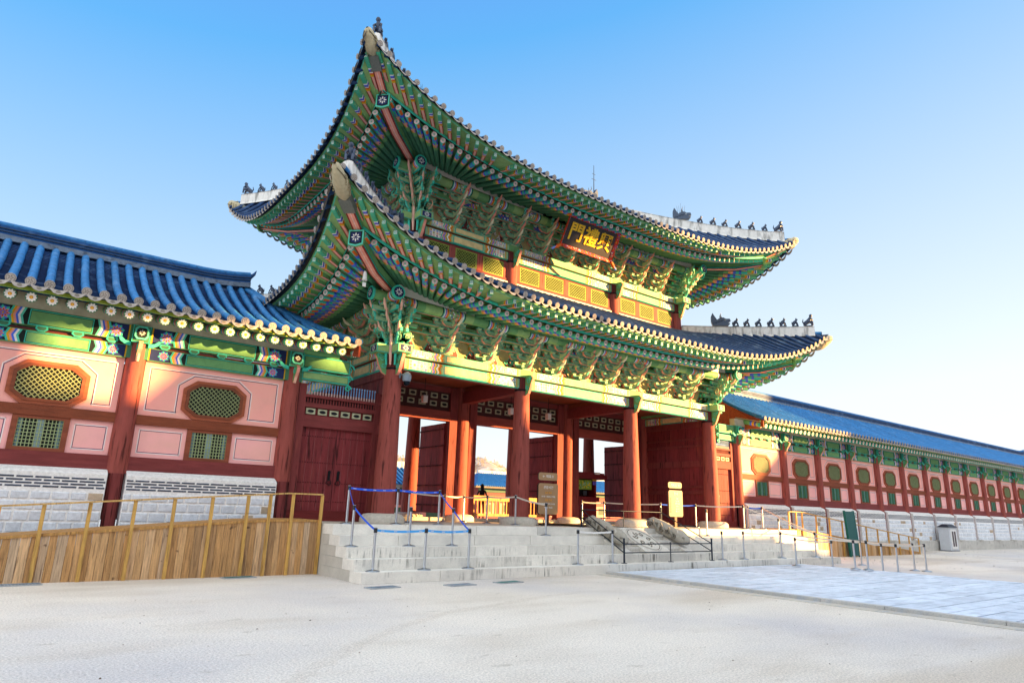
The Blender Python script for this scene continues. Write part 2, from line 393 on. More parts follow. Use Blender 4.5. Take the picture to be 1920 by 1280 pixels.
# ------------------------------------------------------------------ platform and steps
def platform():
    T = thing('stone_steps', 'wide pale granite platform with low steps under the gate', 'steps', (0, 0, 0))
    rnd = random.Random(5); R = F/5
    for i in range(5):
        mb = MB(); z1 = F-R*i; z0 = z1-R; yf = -2.43-.448*i; yb = D+3 if i == 0 else 0
        xl, xr = -2.51, 18.33
        segs = [(xl, xr)] if i >= 3 else [(xl, 6.28), (9.62, xr)]
        if i < 3:
            mb.box(6.28, 9.62, -2.43, yb if i == 0 else -1.0, z0, z1, GRAN)
        for a, b in segs:
            x = a
            while x < b-.01:
                l = rnd.uniform(1.5, 2.4); x1 = x+l
                if b-x1 < .8: x1 = b
                g = .007
                mb.box(x+g, x1-g, yf, yf+.62, z0+.003, z1, jit(lin('#e2ddd2'), .09)); x = x1
            mb.box(a+.01, b-.01, yf+.02, yb, z0, z1-.004, lin('#c4beb2'))
        if i == 0:      # floor paving
            y = -1.8
            while y < D+2.9:
                x = -2.5
                while x < 18.3:
                    l = rnd.uniform(.7, 1.1); x1 = min(18.32, x+l); y1 = min(y+.62, D+2.98)
                    mb.box(x+.005, x1-.005, y+.005, y1-.005, z1-.05, z1, jit(lin('#c2b8a6'), .07)); x = x1
                y += .62
            # side flanks of the platform
        mb.build('step', 'step', T)
    # central carved stair
    n = 4; dz = (F-.484)/4
    for i in range(1, n):
        mb = MB(); z1 = F-dz*i; yf = -2.43-.34*i
        mb.box(6.65, 9.25, yf, -2.2, .3, z1, jit(GRAN, .05))
        for k in range(34):     # carved scroll frieze on the riser
            cx = 6.72+k*.075; mb.poly(ngon(V(cx, yf-.002, z1-dz*.5), X_, Z_, .027, 7, .002), lin('#8d8578'))
            mb.poly(ngon(V(cx, yf-.003, z1-dz*.5), X_, Z_, .014, 6, .003), lin('#d8d2c6'))
        mb.build('carved_step', 'stone', T)
    mb = MB(); mb.box(6.28, 9.62, -3.79, -2.2, .242, .484, GRAN); mb.build('landing_step', 'step', T)
    mb = MB()       # sloping carved slab
    a, b = V(7.3, -2.42, F+.02), V(7.3, -3.72, .53); wx = V(1.2, 0, 0); dn = V(0, 0, -.3)
    mb.hexa([b+dn, b+wx+dn, a+wx+dn, a+dn, b, b+wx, a+wx, a], lin('#d6d0c4'))
    u = X_; v = (a-b).normalized(); c0 = (a+b)/2+wx/2; nn = u.cross(v)
    def ringp(r, ry, w_, c, k):
        o_ = ngon(c0, u, v, r, 28, k, ry); i_ = ngon(c0, u, v, r-w_, 28, k, ry-w_)
        for q in range(28): mb.poly([o_[q], o_[(q+1) % 28], i_[(q+1) % 28], i_[q]], c)
    ringp(.5, .62, .025, lin('#5d564a'), .004); ringp(.54, .67, .012, lin('#7d7668'), .004)
    for k in range(7):
        an = k*.9; scroll(mb, c0+u*(.25*math.cos(an))+v*(.33*math.sin(an))+nn*.01, u, v, nn, .11, 1.1, .022, .01, .02, lin('#6b6457'), lin('#8a8374'), an)
    mb.build('carved_slab', 'stone', T)
    for sx, x0, x1 in ((-1, 6.28, 6.65), (1, 9.25, 9.62)):
        mb = MB()           # cheek block
        pr = [(-2.2, .484), (-3.76, .484), (-3.76, .52), (-2.3, F-.06), (-2.2, F-.02)]
        mb.extr(pr, V((x0+x1)/2, 0, 0), Y_, Z_, X_, x1-x0, lin('#d2ccc0'), lin('#d8d3c8')); ck = mb.build('stair_cheek', 'stone', T)
        mb = MB(); rows = []        # crouching carved stone beast lying on the slope
        prof = [(0, .02), (.06, .15), (.2, .22), (.45, .25), (.75, .26), (1.0, .24), (1.2, .22), (1.32, .24), (1.5, .24), (1.66, .19), (1.78, .12), (1.83, .03)]
        A = V((x0+x1)/2, -1.90, F+.20); B = V((x0+x1)/2, -3.70, .80); ax = (B-A).normalized(); L_ = (B-A).length/1.83; up = X_.cross(ax)*-1
        if up.z < 0: up = -up
        for t, r in prof:
            c = A+ax*(t*L_); rows.append([c+X_*(r*.85*math.cos(q*math.pi/8))+up*(r*(1.15 if q < 9 else .7)*math.sin(q*math.pi/8)+.02*math.sin(q*3+t*9)) for q in range(16)])
        mb.grid(rows, lin('#aaa395'), True, True)
        for sy in (-1, 1):
            for t, h in ((.35, .12), (.7, .14), (1.05, .12)):
                mb.tube([A+ax*(t*L_)+X_*(sy*.19)+up*(h+.1), A+ax*((t+.2)*L_)+X_*(sy*.25)+up*(h-.02), A+ax*((t+.3)*L_)+X_*(sy*.22)+up*(h-.14)], [.03, .05, .02], 6, lin('#8f887a'))
            hd = A+ax*(1.42*L_)
            mb.tube([hd+X_*(sy*.12)+up*.16, hd+X_*(sy*.15)+up*.27-ax*.08], [.05, .015], 6, lin('#c4bdb0'))
            mb.tube([hd+ax*.22+X_*(sy*.12)+up*.1, hd+ax*.3+X_*(sy*.12)+up*.1], [.045, .03], 7, lin('#8d867a'))
            for q in range(5): scroll(mb, A+ax*((.3+.26*q)*L_)+X_*(sy*.225)+up*(.05+.05*(q % 2)), ax, up, X_, .10, 1.3, .035, .015, .05, lin('#7d7668'), lin('#6d665a'), q)
        mb.build('stone_beast', 'stone', ck)
    return T
platform()
# ------------------------------------------------------------------ gate roofs
class Roof:
    def __init__(s, ix, o, bow, z0, L, p, ins, zt, prof):
        s.x0, s.x1, s.y0, s.y1 = ix, W-ix, ix, D-ix      # column rectangle
        s.ix = ix; s.o, s.b, s.z0, s.L, s.p, s.ins, s.zt, s.prof = o, bow, z0, L, p, ins, zt, prof
    def half(s, side, u):
        h = (CX if side in 'fk' else CY)+s.o; return h-u*(s.o+s.ins)
    def pt(s, side, x, u, dz=0):
        """side f/k: x is X-CX; side l/r: x is Y-CY"""
        H = max(s.half(side, u), 1e-4); t = min(1, abs(x)/H)
        y = -(s.o-s.b*(1-t**3))*(1-u)+s.ins*u
        z = s.z0+(s.zt-s.z0)*u**s.prof+s.L*t**s.p*(1-u)+dz
        if side == 'f': return V(CX+x, y, z)
        if side == 'k': return V(CX-x, D-y, z)
        if side == 'l': return V(y, CY-x, z)
        return V(W-y, CY+x, z)
LOW = Roof(0, 3.9, .5, 7.80, 2.05, 4.1, .72, 9.9, 1.1)
UPP = Roof(0, 3.2, .4, 12.54, 1.9, 3.4, CY, 16.5, 1.25)
class Ring:
    def __init__(s, o, b, z0, L, p): s.o, s.b, s.z0, s.L, s.p = o, b, z0, L, p
    def pt(s, side, x, dz=0, dy=0):
        H = (CX if side in 'fk' else CY)+s.o; t = min(1, abs(x)/H)
        y = -(s.o-s.b*(1-t**3))-dy; z = s.z0+s.L*t**s.p+dz
        if side == 'f': return V(CX+x, y, z)
        if side == 'k': return V(CX-x, D-y, z)
        if side == 'l': return V(y, CY-x, z)
        return V(W-y, CY+x, z)
LR = Ring(2.72, .32, 7.46, 1.32, 3.3); LS = Ring(3.66, .44, 7.62, 1.98, 4.1)
UR = Ring(2.12, .38, 12.40, 1.12, 2.6); US = Ring(3.0, .38, 12.42, 1.95, 3.5)
def hlen(side): return CX if side in 'fk' else CY
def make_units():
    # round rafter: unit length along +X, ends in a flower disc
    mb = MB(); seg = [(0, GREEND), (.60, GREEN), (.68, YEL), (.72, PINK), (.76, BLUE), (.81, TEAL), (.86, BLUE), (.90, TEAL), (.985, TEAL2), (1, TEAL2)]
    r = .088; rows = [[V(t, r*math.cos(2*math.pi*k/12), r*math.sin(2*math.pi*k/12)) for k in range(12)] for t, _ in seg]
    rnd = random.Random(1)
    def cf(i, j):
        c = seg[i][1]
        if 2 <= i <= 7 and rnd.random() < .35: c = rnd.choice((TEAL2, PURP, GREEN2, PINK, ORG, BLUE))
        return c
    mb.grid(rows, GREEN, True, True, cf)
    o = V(1, 0, 0); mb.poly(ngon(o, Y_, Z_, r, 14, 0), WHITE); mb.poly(ngon(o, Y_, Z_, r*1.02, 14, .001), lin('#3a3a3a'))
    mb.poly(ngon(o, Y_, Z_, r*.97, 14, .003), WHITE)
    for i in range(8):
        a = i*math.pi/4; mb.poly(ngon(o+Y_*(r*.62*math.cos(a))+Z_*(r*.62*math.sin(a)), Y_, Z_, r*.17, 6, .005), lin('#d77a86'))
    mb.poly(ngon(o, Y_, Z_, r*.36, 8, .005), TEAL); mb.poly(ngon(o, Y_, Z_, r*.16, 6, .007), lin('#d7503c'))
    rr = mb.mesh('rafter')
    # square flying rafter
    mb = MB(); w_, h_ = .055, .065
    for a, b, c in ((0, .62, GREEN), (.62, .66, YEL), (.66, .70, ORG), (.69, .715, WHITE), (.715, .74, PURP), (.74, .765, BLUE), (.765, .79, WHITE), (.79, 1, lin('#4cae88'))):
        q = dict([('*', c), ('b', PINK if a == 0 else c), ('t', GREEND)])
        mb.box(a, b, -w_, w_, -h_, h_, q)
    for sy in (-1, 1): rectp(mb, V(0, 0, -h_), X_*1, Y_, 0, .62, sy*w_-.012, sy*w_+.012, lin('#8a2a28'), -.002)
    rectp(mb, V(0, 0, -h_), X_, Y_, 0, .62, -.004, .004, WHITE, -.002)
    for y_, sgn in ((-w_, 1), (w_, -1)):
        for x_ in (.86, .92): mb.poly(ngon(V(x_, y_-sgn*.003, 0), X_*sgn, Z_, .02, 6, 0, .03), GREEN2)
    rectp(mb, V(1, 0, 0), Y_, Z_, -w_*.8, w_*.8, -h_*.8, h_*.8, WHITE, .003); rectp(mb, V(1, 0, 0), Y_, Z_, -w_*.55, w_*.55, -h_*.55, h_*.55, TEAL, .005)
    rectp(mb, V(1, 0, 0), Y_, Z_, -w_*.4, w_*.4, -h_*.12, h_*.12, WHITE, .007); rectp(mb, V(1, 0, 0), Y_, Z_, -w_*.12, w_*.12, -h_*.4, h_*.4, WHITE, .007)
    fr = mb.mesh('flying_rafter')
    for m in (rr, fr): m.materials.append(M['paint'])
    return rr, fr
def aim(a, b):
    d = b-a; L_ = d.length; x = d/L_; y = Z_.cross(x).normalized(); z = x.cross(y)
    m = Matrix.Identity(4)
    for i in range(3): m[i][0], m[i][1], m[i][2], m[i][3] = x[i]*L_, y[i], z[i], a[i]
    return m
def append_mesh(mb, me, mtx):
    b = len(mb.v); mb.v.extend([tuple(mtx @ v.co) for v in me.vertices]); ca = me.color_attributes['Col'].data
    for p in me.polygons:
        mb.f.append(tuple(b+i for i in p.vertices)); c = ca[p.loop_start].color; mb.c.append((c[0], c[1], c[2])); mb.s.append(p.use_smooth)
RAF, FLY = make_units()
rafters = []; flyers = []
def rafter_list(ring, sq, purz, pout, lift):
    """collect rafter matrices of one eave"""
    sp = .337
    for side in 'flrk':
        Hh = hlen(side); Hr = Hh+ring.o; n = int(2*(Hr-.12)/sp)
        for i in range(n+1):
            x = -(n*sp)/2+i*sp; e = ring.pt(side, x)
            lim = Hh+ring.o-4.6
            t = abs(x)
            if t <= lim: xi = x
            else: xi = math.copysign(lim+(t-lim)/(Hr-lim)*(Hh-.25-lim), x)
            k = max(0, (abs(xi)-Hh*.35)/(Hh*.65))
            inn = Ring(-.10, 0, purz+.20, 0, 1).pt(side, max(-Hh+.1, min(Hh-.1, xi)), lift*k**2.2)
            rafters.append((aim(inn, e), (e-CAMP).length))
            s_ = sq.pt(side, x*(Hh+sq.o)/Hr*1.0) if t > lim else sq.pt(side, x)
            st = e+(inn-e).normalized()*.42+V(0, 0, .20)
            flyers.append((aim(st, s_), (s_-CAMP).length))
rafter_list(LR, LS, 7.78, .65, .42); rafter_list(UR, US, 12.86, .65, .42)
gate = thing('palace_gate', 'two-storey palace gate with sweeping tiled roofs and bright painted eaves', 'gate', (0, 0, 0))
for lst, me, nm in ((rafters, RAF, 'rafter'), (flyers, FLY, 'flying_rafter')):
    lst.sort(key=lambda q: q[1])
    for m, _ in lst[:99]: link(nm, me, gate, mw=m)
    mb = MB()
    for m, _ in lst[99:]: append_mesh(mb, me, m)
    mb.build(nm, 'paint', gate, kind='stuff')
def soffits(ring, sq, roof, purz, lift, nm):
    mb = MB(); fb = MB()
    for side in 'flrk':
        Hh = hlen(side); N = 60; A = []; B = []; C_ = []; E_ = []; G = []; b1 = []; b2 = []; b3 = []; c1 = []; c2 = []; tl = []; tl2 = []; i2 = []
        for i in range(N+1):
            t = -1+2*i/N
            xr = t*(Hh+ring.o); xs = t*(Hh+sq.o); xt = t*(Hh+roof.o); xi = t*(Hh-.1)
            k = max(0, (abs(t)-.35)/.65)
            A.append(Ring(-.10, 0, purz+.29, 0, 1).pt(side, xi, lift*k**2.2)); B.append(ring.pt(side, xr, .10, -.06))
            b1.append(ring.pt(side, xr, .095, .015)); b2.append(ring.pt(side, xr, .095, .05)); b3.append(ring.pt(side, xr, .19, .05)); c1.append(ring.pt(side, xr, .19, -.1))
            C_.append(ring.pt(side, xr, .22, .0)); E_.append(sq.pt(side, xs, .075, 0))
            G.append(sq.pt(side, xs, .072, .03)); c2.append(sq.pt(side, xs, .15, .045)); tl.append(roof.pt(side, xt, .015, -.02)); 
        mb.grid([A, B], GREEN, False); mb.grid([C_, E_], GREEN2, False)
        fb.grid([b1, b2], LINE, False); fb.grid([b2, b3], TEAL, False); fb.grid([b3, c1], GREEND, False)
        fb.grid([E_, G], TEAL2, False); fb.grid([G, c2], GREEN, False); fb.grid([c2, tl], lin('#2a2320'), False)
    mb.build('eave_boards', 'paint', gate); fb.build('eave_fascia', 'paint', gate)
soffits(LR, LS, LOW, 7.78, .42, 'lower'); soffits(UR, US, UPP, 12.86, .42, 'upper')
def end_disc(mb, o, d, r, col, up=Z_):
    """round tile end with a raised ring facing direction d"""
    d = d.normalized(); u = up.cross(d).normalized(); v = d.cross(u)
    mb.poly(ngon(o, u, v, r, 12, 0), col); mb.poly(ngon(o, u, v, r*.84, 12, .004), (col[0]*.5, col[1]*.5, col[2]*.5)); mb.poly(ngon(o, u, v, r*.72, 12, .008), col)
    petals(mb, o, u, v, r*.1, r*.6, r*.12, 5, (col[0]*.45, col[1]*.42, col[2]*.4), .012)
def tile_roof(roof, nm, sp=.324):
    mb = MB(); ed = MB()
    for side in 'flrk':
        Hh = hlen(side)+roof.o; n = int((Hh-.16)/sp); NU = 9
        # base sheet
        rows = []
        for a in range(NU*3+1):
            u = a/(NU*3); H = roof.half(side, u); rows.append([roof.pt(side, -H+2*H*j/40, u, .02) for j in range(41)])
        mb.grid(rows, lin('#101f38'), True)
        for i in range(-n, n+1):
            x = i*sp
            # maximum u
            umax = min(1, (hlen(side)+roof.o-abs(x))/(roof.o+roof.ins))
            pts = []
            m = 10
            for a in range(m+1): pts.append(roof.pt(side, x, umax*a/m*.999, .055))
            o = {'f': V(0, -1, 0), 'k': V(0, 1, 0), 'l': V(-1, 0, 0), 'r': V(1, 0, 0)}[side]
            pts[0] = pts[0]+o*.05
            mb.tube(pts, .078, 7, lin('#233f66'), False)
            ed_o = pts[0]+o*.012
            dd = (pts[0]-pts[1]).normalized()
            end_disc(ed, ed_o+V(0, 0, .0), (o+V(0, 0, -.25)), .09, jit(TEND, .1))
            # drip tile between
            a = roof.pt(side, x+sp/2, 0, .0)+o*.03; tx = {'f': X_, 'k': -X_, 'l': -Y_, 'r': Y_}[side]
            nx = roof.pt(side, x+sp, 0)-roof.pt(side, x, 0); q = nx/2*.92; col = jit(TEND, .1)
            top = [a-q+V(0, 0, .02), a-q*.5+V(0, 0, -.02), a+V(0, 0, -.035), a+q*.5+V(0, 0, -.02), a+q+V(0, 0, .02)]
            bot = [a-q*.9+V(0, 0, -.04)+o*.02, a-q*.5+V(0, 0, -.105)+o*.045, a+V(0, 0, -.125)+o*.05, a+q*.5+V(0, 0, -.105)+o*.045, a+q*.9+V(0, 0, -.04)+o*.02]
            ed.grid([top, bot], col, False); ed.grid([[p-o*.02 for p in top], [p-o*.02 for p in bot]], (col[0]*.6, col[1]*.6, col[2]*.6), False)
    r = mb.build(nm, 'tile', gate); ed.build('tile_ends', 'stone', r); return r
LT = tile_roof(LOW, 'lower_roof'); UT = tile_roof(UPP, 'upper_roof')
# hip ridges, figurines
def hip_pt(roof, sx, sy, dist, dz=0):
    """dist = inset from the eave corner along either axis"""
    u = dist/(roof.o+roof.ins); p = roof.pt('f', -(roof.half('f', u)), u, dz)
    x, y = p.x, p.y
    return V(x if sx < 0 else W-x, y if sy < 0 else D-y, p.z)
def figurine(kind):
    mb = MB(); c = lin('#2b3950')
    if kind == 'big':
        mb.tube([V(-.16, 0, .0), V(-.10, 0, .12), V(.02, 0, .2), V(.12, 0, .34), V(.14, 0, .42)], [.05, .10, .11, .09, .06], 8, c)
        mb.tube([V(.14, 0, .42), V(.16, 0, .5), V(.19, 0, .56)], [.05, .085, .04], 8, c)
        for s in (-1, 1):
            mb.tube([V(0, s*.07, .2), V(.2, s*.1, .17), V(.22, s*.09, 0)], [.06, .05, .035], 7, c); mb.tube([V(.12, s*.09, .36), V(.2, s*.12, .26), V(.16, s*.1, .17)], [.04, .035, .025], 6, c)
        mb.tube([V(-.14, 0, .05), V(-.22, 0, .2), V(-.19, 0, .34)], [.04, .03, .012], 6, c)
    else:
        mb.tube([V(-.09, 0, 0), V(-.07, 0, .1), V(0, 0, .19), V(.06, 0, .26)], [.04, .075, .075, .05], 8, c)
        mb.tube([V(.05, 0, .25), V(.085, 0, .315), V(.14, 0, .33)], [.04, .06, .02], 8, c)
        for s in (-1, 1):
            mb.tube([V(.04, s*.05, .22), V(.10, s*.06, .12), V(.13, s*.06, 0)], [.032, .026, .024], 6, c)
            mb.tube([V(.07, s*.03, .35), V(.06, s*.04, .39)], [.02, .008], 5, c)
        mb.tube([V(-.08, 0, .05), V(-.14, 0, .12), V(-.12, 0, .22)], [.025, .02, .008], 5, c)
    mb.box(-.13, .16, -.06, .06, -.03, .012, c)
    m = mb.mesh('roof_figure'); m.materials.append(M['plastic']); return m
FIG, FIGB = figurine('s'), figurine('big')
def dragon_mesh():
    mb = MB(); c = lin('#34445a')
    pr = [(-.30, 0), (.34, 0), (.42, .10), (.30, .12), (.44, .2), (.40, .30), (.24, .30), (.14, .36), (-.02, .34), (-.12, .26), (-.22, .42), (-.30, .56), (-.36, .40), (-.36, .18)]
    mb.extr(pr, V(0, 0, 0), X_, Z_, Y_, .16, c, c)
    for s in (-1, 1):
        mb.tube([V(.1, s*.06, .3), V(.02, s*.08, .44), V(.06, s*.08, .56)], [.03, .02, .006], 6, c); mb.tube(ngon(V(.22, s*.085, .24), X_, Z_, .03, 8), .012, 5, lin('#a9b2b8'))
        for k in range(4): mb.tube([V(-.3+k*.12, s*.08, .08+.04*k), V(-.24+k*.12, s*.11, .14+.04*k)], [.035, .01], 6, c)
    m = mb.mesh('dragon_finial'); m.materials.append(M['plastic']); return m
DRA = dragon_mesh()
def hips(roof, top_h, dfig, ddr, dend, spikes=False):
    for sx in (-1, 1):
        for sy in (-1, 1):
            mb = MB(); rows = []; dmax = roof.o+roof.ins; N = 24; w_ = .13
            diag = V(sx, sy, 0).normalized(); side = V(-diag.y, diag.x, 0)
            for i in range(N+1):
                d = dend+(dmax-dend)*i/N; lo = hip_pt(roof, sx, sy, d, -.05); hi = hip_pt(roof, sx, sy, d, top_h)
                rows.append([lo-side*(w_+.03), lo-side*w_+V(0, 0, .1), hi-side*w_+V(0, 0, -.05), hi-side*(w_+.02)+V(0, 0, -.04), hi-side*(w_-.03), hi+V(0, 0, .03), hi+side*(w_-.03), hi+side*(w_+.02)+V(0, 0, -.04), hi+side*w_+V(0, 0, -.05), lo+side*w_+V(0, 0, .1), lo+side*(w_+.03)])
            mb.grid(rows, lin('#d9d4ca'), False, colf=lambda i, j: lin('#e3ded4') if j not in (3, 4, 5, 6) else lin('#a9a79f'))
            mb.poly(rows[0], lin('#e3ded4'))
            r = mb.build('hip_ridge', 'ridge', gate)
            # disc tile under ridge end
            mb = MB(); p0 = hip_pt(roof, sx, sy, dend-.1, .08)
            mb.tube([p0+diag*.16, p0-diag*.5], .095, 9, TILE); end_disc(mb, p0+diag*.175, diag, .1, TEND); mb.build('ridge_end_tile', 'tile', gate)
            rz = math.atan2(diag.y, diag.x)
            for k, d in enumerate(dfig):
                p = hip_pt(roof, sx, sy, d, top_h+.055); m = Matrix.Translation(p) @ Matrix.Rotation(rz, 4, 'Z') @ Matrix.Rotation(random.uniform(-.12, .12), 4, 'Z')
                sc = .95 if k == 0 else random.uniform(.88, 1.05)
                link('roof_figure', FIGB if k == 0 else FIG, gate, mw=m @ Matrix.Scale(sc, 4))
            p = hip_pt(roof, sx, sy, ddr, top_h+.04)
            link('dragon_finial', DRA, gate, mw=Matrix.Translation(p) @ Matrix.Rotation(rz, 4, 'Z') @ Matrix.Scale(1.1, 4))
            if spikes:
                mb = MB()
                for q in range(5): 
                    a = V((q-2)*.07, 0, .3); mb.tube([a, a+V((q-2)*.03, 0, .45+.15*(q == 2))], [.008, .004], 5, BLK)
                o = mb.build('bird_spikes', 'iron', gate); o.matrix_basis = Matrix.Translation(p) @ Matrix.Rotation(rz, 4, 'Z')
hips(LOW, .42, (.62, 1.02, 1.40, 1.78, 2.17, 2.54, 2.89), 3.38, .45)
hips(UPP, .46, (.62, 1.06, 1.48, 1.92, 2.36, 2.75, 3.18), 3.8, .45, True)
def main_ridge():
    mb = MB(); N = 30; rows = []; X0, X1 = CY-.3, W-CY+.3
    for i in range(N+1):
        t = -1+2*i/N; x = CX+t*(X1-X0)/2; z = 16.4+.35*t**4
        rows.append([V(x, CY-.22, z-.25), V(x, CY-.2, z+.45), V(x, CY-.26, z+.47), V(x, CY-.1, z+.6), V(x, CY+.1, z+.6), V(x, CY+.26, z+.47), V(x, CY+.2, z+.45), V(x, CY+.22, z-.25)])
    mb.grid(rows, lin('#dcd7cd'), False); mb.poly(rows[0], WHITE); mb.poly(list(reversed(rows[-1])), WHITE)
    mb.build('main_ridge', 'ridge', gate)
    for x, s in ((X0, -1), (X1, 1)):
        link('ridge_finial', DRA, gate, mw=Matrix.Translation(V(x, CY, 17.1)) @ Matrix.Rotation(0 if s < 0 else math.pi, 4, 'Z') @ Matrix.Scale(1.2, 4))
    mb = MB(); mb.tube([V(12.47, CY, 17.3), V(12.47, CY, 19.1)], [.025, .012], 6, BLK)
    for z, r in ((18.3, .16), (18.6, .12)): mb.tube([V(12.47-r, CY, z), V(12.47+r, CY, z)], .01, 5, BLK)
    mb.build('lightning_rod', 'iron', gate)
main_ridge()
# ------------------------------------------------------------------ corner beams with stone dragon heads
def sweepbox(mb, path, w_, h_, bot=PINK, side=GREEN, edge=lin('#8a2a28')):
    P = [Vector(p) for p in path]
    for i in range(len(P)-1):
        a, b = P[i], P[i+1]; t = (b-a).normalized(); s = V(t.y, -t.x, 0).normalized(); up = s.cross(t)
        if up.z < 0: up = -up
        def q(f0, f1, z): return None
        A = [a-s*w_/2, a+s*w_/2]; B = [b-s*w_/2, b+s*w_/2]; h = up*h_
        mb.poly([A[0], A[1], B[1], B[0]], bot); mb.poly([A[0]+h, B[0]+h, B[1]+h, A[1]+h], side)
        mb.poly([A[1], A[1]+h, B[1]+h, B[1]], side); mb.poly([A[0], B[0], B[0]+h, A[0]+h], side)
        e = -up*.003
        for f0, f1, c, k in ((-.5, -.34, edge, 1), (.34, .5, edge, 1), (-.03, -.01, WHITE, 1.5), (.01, .03, WHITE, 1.5)):
            mb.poly([a+s*w_*f0+e*k, a+s*w_*f1+e*k, b+s*w_*f1+e*k, b+s*w_*f0+e*k], c)
        for sg in (-1, 1):
            o = s*(sg*(w_/2+.003))
            for z0, z1, c in ((.0, .10, LINE), (.10, .24, TEAL), (.24, .30, LINE)):
                pts = [a+o+h*z0, a+o+h*z1, b+o+h*z1, b+o+h*z0]; mb.poly(pts if sg > 0 else pts[::-1], c)
    mb.poly([P[-1]-s*w_/2, P[-1]+s*w_/2, P[-1]+s*w_/2+h, P[-1]-s*w_/2+h], TEAL)
def corner(offs, zs, sar, wrap, tip, sx, sy):
    def pt(d, z): return V(-d if sx < 0 else W+d, -d if sy < 0 else D+d, z)
    diag = V(sx, sy, 0).normalized(); side = V(diag.y, -diag.x, 0)
    mb = MB(); sweepbox(mb, [pt(d, z) for d, z in zip(offs, zs)], .27, .30)
    e = pt(offs[-1], zs[-1]); o = e+diag*.02+V(0, 0, .12); up = V(0, 0, 1)
    u = V(-diag.y, diag.x, 0); k = .2
    sh = lambda k, kk: [o+diag*kk+u*(-k)+up*k, o+diag*kk+u*(-k)-up*k*.95, o+diag*kk-up*k*1.2, o+diag*kk+u*k-up*k*.95, o+diag*kk+u*k+up*k]
    a, b = sh(.21, .05), sh(.21, -.03)
    mb.poly(a, TEAL2); mb.poly(b[::-1], GREEN)
    for i in range(5): j = (i+1) % 5; mb.poly([a[j], a[i], b[i], b[j]], GREEN)
    mb.poly(sh(.17, .054), LINE); mb.poly(sh(.135, .058), NAVY); emblem(mb, o+diag*.06, u, up, .16, .002)
    mb.build('corner_beam', 'paint', gate)
    mb = MB(); sweepbox(mb, [pt(d, z) for d, z in sar], .25, .3); mb.build('corner_beam', 'paint', gate)
    mb = MB(); p0, p1 = pt(*sar[-1]), pt(*wrap); t = (p1-p0).normalized(); s = V(t.y, -t.x, 0).normalized(); upv = s.cross(t); upv = upv if upv.z > 0 else -upv
    b0 = p0-t*.08
    c8 = [b0-s*.16-upv*.03, b0+s*.16-upv*.03, p1+s*.16-upv*.03, p1-s*.16-upv*.03]; mb.hexa(c8+[q+upv*.37 for q in c8], lin('#6d7068')); mb.build('metal_wrap', 'stone', gate)
    mb = MB(); tp = pt(*tip); ax = (tp-p1).normalized(); L_ = (tp-p1).length; c = p1+upv*.15; rows = []
    prof = [(0, .17), (.08, .2), (.2, .235), (.35, .24), (.5, .235), (.62, .2), (.72, .185), (.82, .17), (.92, .12), (1, .04)]
    for t_, r in prof:
        rows.append([c+ax*(t_*L_)+s*(r*.82*math.cos(q*math.pi/8))+upv*(r*1.05*math.sin(q*math.pi/8)+.10*t_*t_+.012*math.sin(q*5+t_*23)) for q in range(16)])
    stc = lin('#b5a886'); mb.grid(rows, stc, True, True)
    for sg in (-1, 1):
        cc = c+ax*(.62*L_); mb.tube([cc+s*sg*.14+upv*.06, cc+s*sg*.19+upv*.09], [.06, .03], 7, lin('#8f8468'))
        mb.tube([cc+s*sg*.12+upv*.16-ax*.1, cc+s*sg*.15+upv*.26-ax*.22], [.05, .015], 6, stc)
        mb.tube([c+ax*(.95*L_)+s*sg*.07-upv*.02, c+ax*(.75*L_)+s*sg*.15-upv*.02, c+ax*(.55*L_)+s*sg*.19-upv*.0], .014, 5, lin('#6f654c'))
        for q in range(14):
            a = .12+.035*q; mb.tube([c+ax*(a*L_)+s*sg*(.19)+upv*(-.12+.05*(q % 5)), c+ax*((a+.03)*L_)+s*sg*(.215)+upv*(-.12+.05*(q % 5))], [.028, .006], 5, lin('#9a8c68'))
    mb.build('stone_dragon_head', 'stone', gate)
    return pt
for sx in (-1, 1):
    for sy in (-1, 1):
        corner((-.6, .5, 1.7, 2.72), (8.30, 8.02, 8.08, 8.42), ((2.0, 8.62), (2.75, 8.78), (3.2, 9.02)), (3.46, 9.14), (4.05, 9.5), sx, sy)
        corner((-1.2, 0, 1.1, 2.0), (13.45, 13.12, 13.08, 13.26), ((1.4, 13.45), (2.1, 13.63), (2.56, 13.93)), (2.8, 14.10), (3.28, 14.36), sx, sy)
# ------------------------------------------------------------------ gate body
def column_mesh(h, r0, r1, name='column', band=True):
    mb = MB(); n = 8
    mb.tube([V(0, 0, h*i/n) for i in range(n+1)], [r0+(r1-r0)*(i/n)**1.3 for i in range(n+1)], 24, RED, True)
    if band: mb.tube([V(0, 0, h-.06), V(0, 0, h+.002)], [r1+.012, r1+.012], 24, BLK)
    me = mb.mesh(name); me.materials.append(M['wood']); return me
CM = column_mesh(5.82-F-.25, .345, .265); CB = column_mesh(6.6-F-.25, .33, .29, band=False)
mb = MB(); mb.lathe([(.66, 0), (.66, .10), (.64, .17), (.56, .235), (.42, .262), (.01, .264)], 28, lin('#c9c1b2')); BM = mb.mesh('column_base'); BM.materials.append(M['stone'])
for i, x in enumerate(XC):
    for j, y in enumerate(YR):
        link('column', CB if j == 1 else CM, gate, (x, y, F+.25)); link('column_base', BM, gate, (x, y, F))
